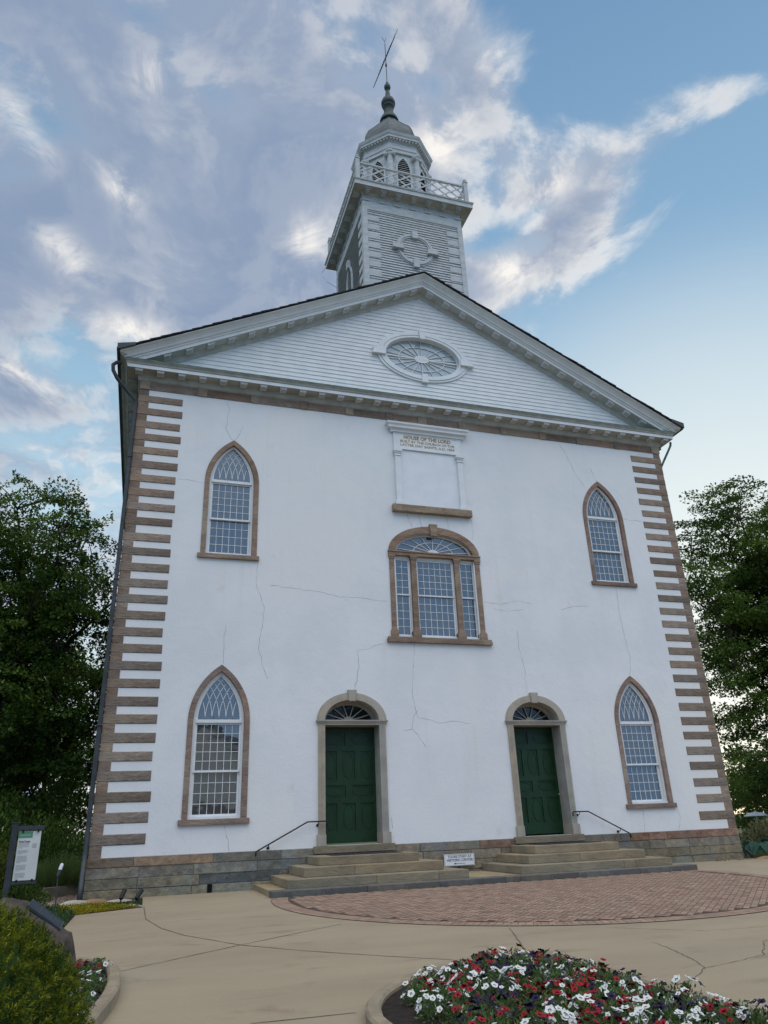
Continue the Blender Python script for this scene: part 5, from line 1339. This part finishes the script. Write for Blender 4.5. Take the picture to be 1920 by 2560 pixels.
def yew():
    c = (-9.68, -12.98, .03); T_ = thing('clipped_yew', c, 'rounded yellow-green clipped yew in the foreground at the lower left', 'shrub')
    rs = RS(91); rad = np.array([1.42, 1.44, 1.13]); n = 9500
    d = rdir(rs, n); d[:, 2] = np.abs(d[:, 2]); ld = rdir(rs, 60); la = rs.uniform(-.10, .07, 60); w = np.exp(28*(d@ld.T-1)); e = 1+(w*la).sum(1)/np.maximum(w.sum(1), .5)
    P = d*rad*e[:, None]*rs.uniform(.88, 1.03, n)[:, None]+np.array(c)
    A = []; N = []; L = []; TT = []
    tip = np.clip(rs.normal(.35, .3, n)+(.25*np.sin(P[:, 0]*5)*np.sin(P[:, 1]*4)+.25*d[:, 2]-.1), 0, 1)
    for k in range(16):          # needles along each shoot
        ax = d+rs.normal(size=(n, 3))*.0; ax = ax*np.array([.8, .8, .7])+np.array([0, 0, .35]); ax /= np.linalg.norm(ax, axis=1)[:, None]
        side = rdir(rs, n); nn = ax*.75+side*.8; off = ax*(k/16*.075-.02)
        A.append(P+off); N.append(nn); L.append(np.full(n, .036)*rs.uniform(.7, 1.2, n)); TT.append(np.clip(tip*(.25+.9*k/16), 0, 1))
    leafmesh('needles', np.concatenate(A), np.concatenate(N), np.concatenate(L), .008, np.concatenate(TT), 'yew', T_, origin=c)
    # twiggy inner mass that stops one seeing through
    b = MB(); bm = bmesh.new(); bmesh.ops.create_icosphere(bm, subdivisions=4, radius=1)
    for v in bm.verts:
        dd = np.array(v.co.normalized()); ww = np.exp(28*(ld@dd-1)); ee = .925*(1+float((ww*la).sum()/max(ww.sum(), .5))); v.co = Vector(dd*rad*ee); v.co.z = max(v.co.z, 0)
    me = bpy.data.meshes.new('inner_twigs'); bm.to_mesh(me); bm.free(); me.materials.append(MATS['leaves dark']); o = bpy.data.objects.new('inner_twigs', me); attach(o, c, T_)
yew()

# ---- petunias
def petal_mesh(m):
    mb = MB(); R = .036; n = 15; vs = [(0, 0, -.006)]
    for ring, rr, zz in ((0, .35, .004), (1, .75, .010), (2, 1.0, .009)):
        for k in range(n):
            a = 2*pi*k/n; lobe = 1+.13*cos(5*a) if ring == 2 else 1+.04*cos(5*a); vs.append((R*rr*lobe*cos(a), R*rr*lobe*sin(a), zz+(.003*cos(5*a) if ring else 0)))
    fs = [(0, 1+k, 1+(k+1) % n) for k in range(n)]+[(1+r_*n+k, 1+r_*n+(k+1) % n, 1+(r_+1)*n+(k+1) % n, 1+(r_+1)*n+k) for r_ in range(2) for k in range(n)]
    me = bpy.data.meshes.new('bloom'); me.from_pydata(vs, [], fs); me.materials.append(MATS[m]); me.polygons.foreach_set('use_smooth', [True]*len(fs)); return me
PET = {k: petal_mesh('petal '+k) for k in ('white', 'red', 'purple')}
def plant_mesh(seed):
    rs = RS(seed); n = 150; d = rdir(rs, n); d[:, 2] = np.abs(d[:, 2]); P = d*np.array([.15, .15, .15])*rs.uniform(.35, 1, n)[:, None]; N = d*.8+rs.normal(size=(n, 3))*.5; N[:, 2] += .25; L = .042*rs.uniform(.7, 1.3, n)
    o = leafmesh('tmp_leaves', P, N, L, L*.48, np.clip(rs.normal(.4, .3, n), 0, 1), 'petunia leaf'); me = o.data; bpy.data.objects.remove(o); return me
PM = [plant_mesh(200+i) for i in range(5)]
def inpoly(poly, x, y):
    c = False; j = len(poly)-1
    for i in range(len(poly)):
        if (poly[i][1] > y) != (poly[j][1] > y) and x < (poly[j][0]-poly[i][0])*(y-poly[i][1])/(poly[j][1]-poly[i][1])+poly[i][0]: c = not c
        j = i
    return c
def petunias(poly, step, seed, where, group, ok=lambda x, y: True, nb=(7, 11), mound=.05):
    r = random.Random(seed); cx = sum(p[0] for p in poly)/len(poly); cy = sum(p[1] for p in poly)/len(poly); y = min(p[1] for p in poly); row = 0
    while y < max(p[1] for p in poly):
        x = min(p[0] for p in poly)+(step/2 if row % 2 else 0)
        while x < max(p[0] for p in poly):
            px_, py_ = x+r.uniform(-.05, .05), y+r.uniform(-.05, .05); x += step
            if not inpoly(poly, px_, py_) or not ok(px_, py_): continue
            edge = min(math.hypot(px_-a, py_-b) for a, b in poly)
            u = (r.random()*.5+.5*(.5+.5*sin(px_*9.0+3*sin(py_*5.0))*cos(py_*8.0+2*sin(px_*6.0)))) if nb[1] > 6 else r.random(); u = min(.999, max(0, (u-.5)*1.25+.49)); col = 'white' if u < .42 else 'red' if u < .66 else 'purple'
            z = gz(py_)+.05+mound*min(1, edge/.8); s = r.uniform(.72, 1.0)
            T_ = thing('petunia', (px_, py_, z), '%s petunia plant in flower %s' % ({'white': 'white', 'red': 'deep red', 'purple': 'dark purple'}[col], where), 'flower', group+' ('+col+')')
            T_.rotation_euler = (0, 0, r.random()*6.28); T_.scale = (s, s, s)
            f = bpy.data.objects.new('foliage', PM[r.randrange(5)]); COL.objects.link(f); f.parent = T_
            for k in range(r.randint(*nb) + (1 if col == 'white' else 0)):
                az = r.random()*2*pi; el = math.asin(r.uniform(.25, 1)); q = r.uniform(.95, 1.15)
                d = Vector((cos(az)*cos(el), sin(az)*cos(el), sin(el)))
                b = bpy.data.objects.new('bloom', PET[col]); COL.objects.link(b); b.parent = T_; b.location = Vector((d.x*.155*q, d.y*.155*q, d.z*.165*q+.01))
                dd = (d+Vector((0, 0, .25))+Vector((r.uniform(-.5, .5), r.uniform(-.5, .5), r.uniform(-.2, .3)))).normalized(); b.rotation_euler = dd.to_track_quat('Z', 'Y').to_euler(); k_ = r.uniform(.6, 1.1); b.scale = (k_, k_, k_)
        y += step*.87; row += 1
INB = [tuple(Vector(p)) for p in inset(BED, .33)]
petunias(INB, .225, 5, 'in the large bed in the foreground', 'petunias in the large bed', ok=lambda x, y: y > -15.0 and not (x < -5.72 and y < -12.3))
petunias([(-8.50, -9.75), (-8.28, -9.6), (-8.25, -10.4), (-8.27, -11.2), (-8.36, -11.7), (-8.52, -11.6), (-8.5, -10.6)], .2, 9, 'in the small bed beside the boulder', 'petunias in the small bed', nb=(3, 6), mound=.0)

# ---- far right: parasol
def parasol():
    c = (24.9, 16.5, -.85); T_ = thing('parasol', c, 'open white parasol beyond the shrubs at the right edge', 'parasol'); x, y, z = c
    p = MB(); p.tube([(x, y, z), (x, y, z+2.28)], .03, 8); p.build('pole', 'pale metal', T_)
    k = MB(); k.lathe([(.66, z+2.0), (.65, z+2.02), (.40, z+2.15), (.1, z+2.20), (.02, z+2.24)], x, y, 8, .3); k.build('canopy', 'parasol cloth', T_)
parasol()

# ---- across the street, seen mirrored in the windows: gabled house and trees
def house():
    T_ = thing('gabled_house', (-4, -46, -.5), 'brick house with a white clapboard gable across the street behind the viewer', 'house')
    b = MB(); b.box(-12, 6, -56, -46, -.6, 3.4); b.build('wall', 'house brick', T_)
    g = MB(); g.prism([(-12, 3.4), (6, 3.4), (-3, 9.8)], -45.98, -56.0); g.build('gable', 'clapboard', T_)
    rf = MB()
    for s in (-1, 1): rf.hexa([(-3, -45.4, 9.9), (-3+s*9.6, -45.4, 3.1), (-3+s*9.6, -56.5, 3.1), (-3, -56.5, 9.9), (-3, -45.4, 10.15), (-3+s*9.6, -45.4, 3.35), (-3+s*9.6, -56.5, 3.35), (-3, -56.5, 10.15)])
    rf.build('roof', 'shingles', T_)
    w = MB()
    for x in (-9, -3, 3): w.box(x-.6, x+.6, -46.0, -45.93, .6, 2.4)
    w.build('windows', 'dark glass', T_)
house()
tree('street_tree', (-20, -44, -.6), 14, (-20, -44, 7.4, 5.5, 5, 6), 45, 120, 100, .35, 'leaves dark', 'street tree behind the viewer, left of the gabled house', crad=1.4, tw=.1)
tree('street_tree', (12, -48, -.6), 15, (12, -48, 8, 6, 5, 6.5), 46, 120, 100, .35, 'leaves dark', 'street tree behind the viewer, right of the gabled house', crad=1.4, tw=.1)
bpy.context.view_layer.update()
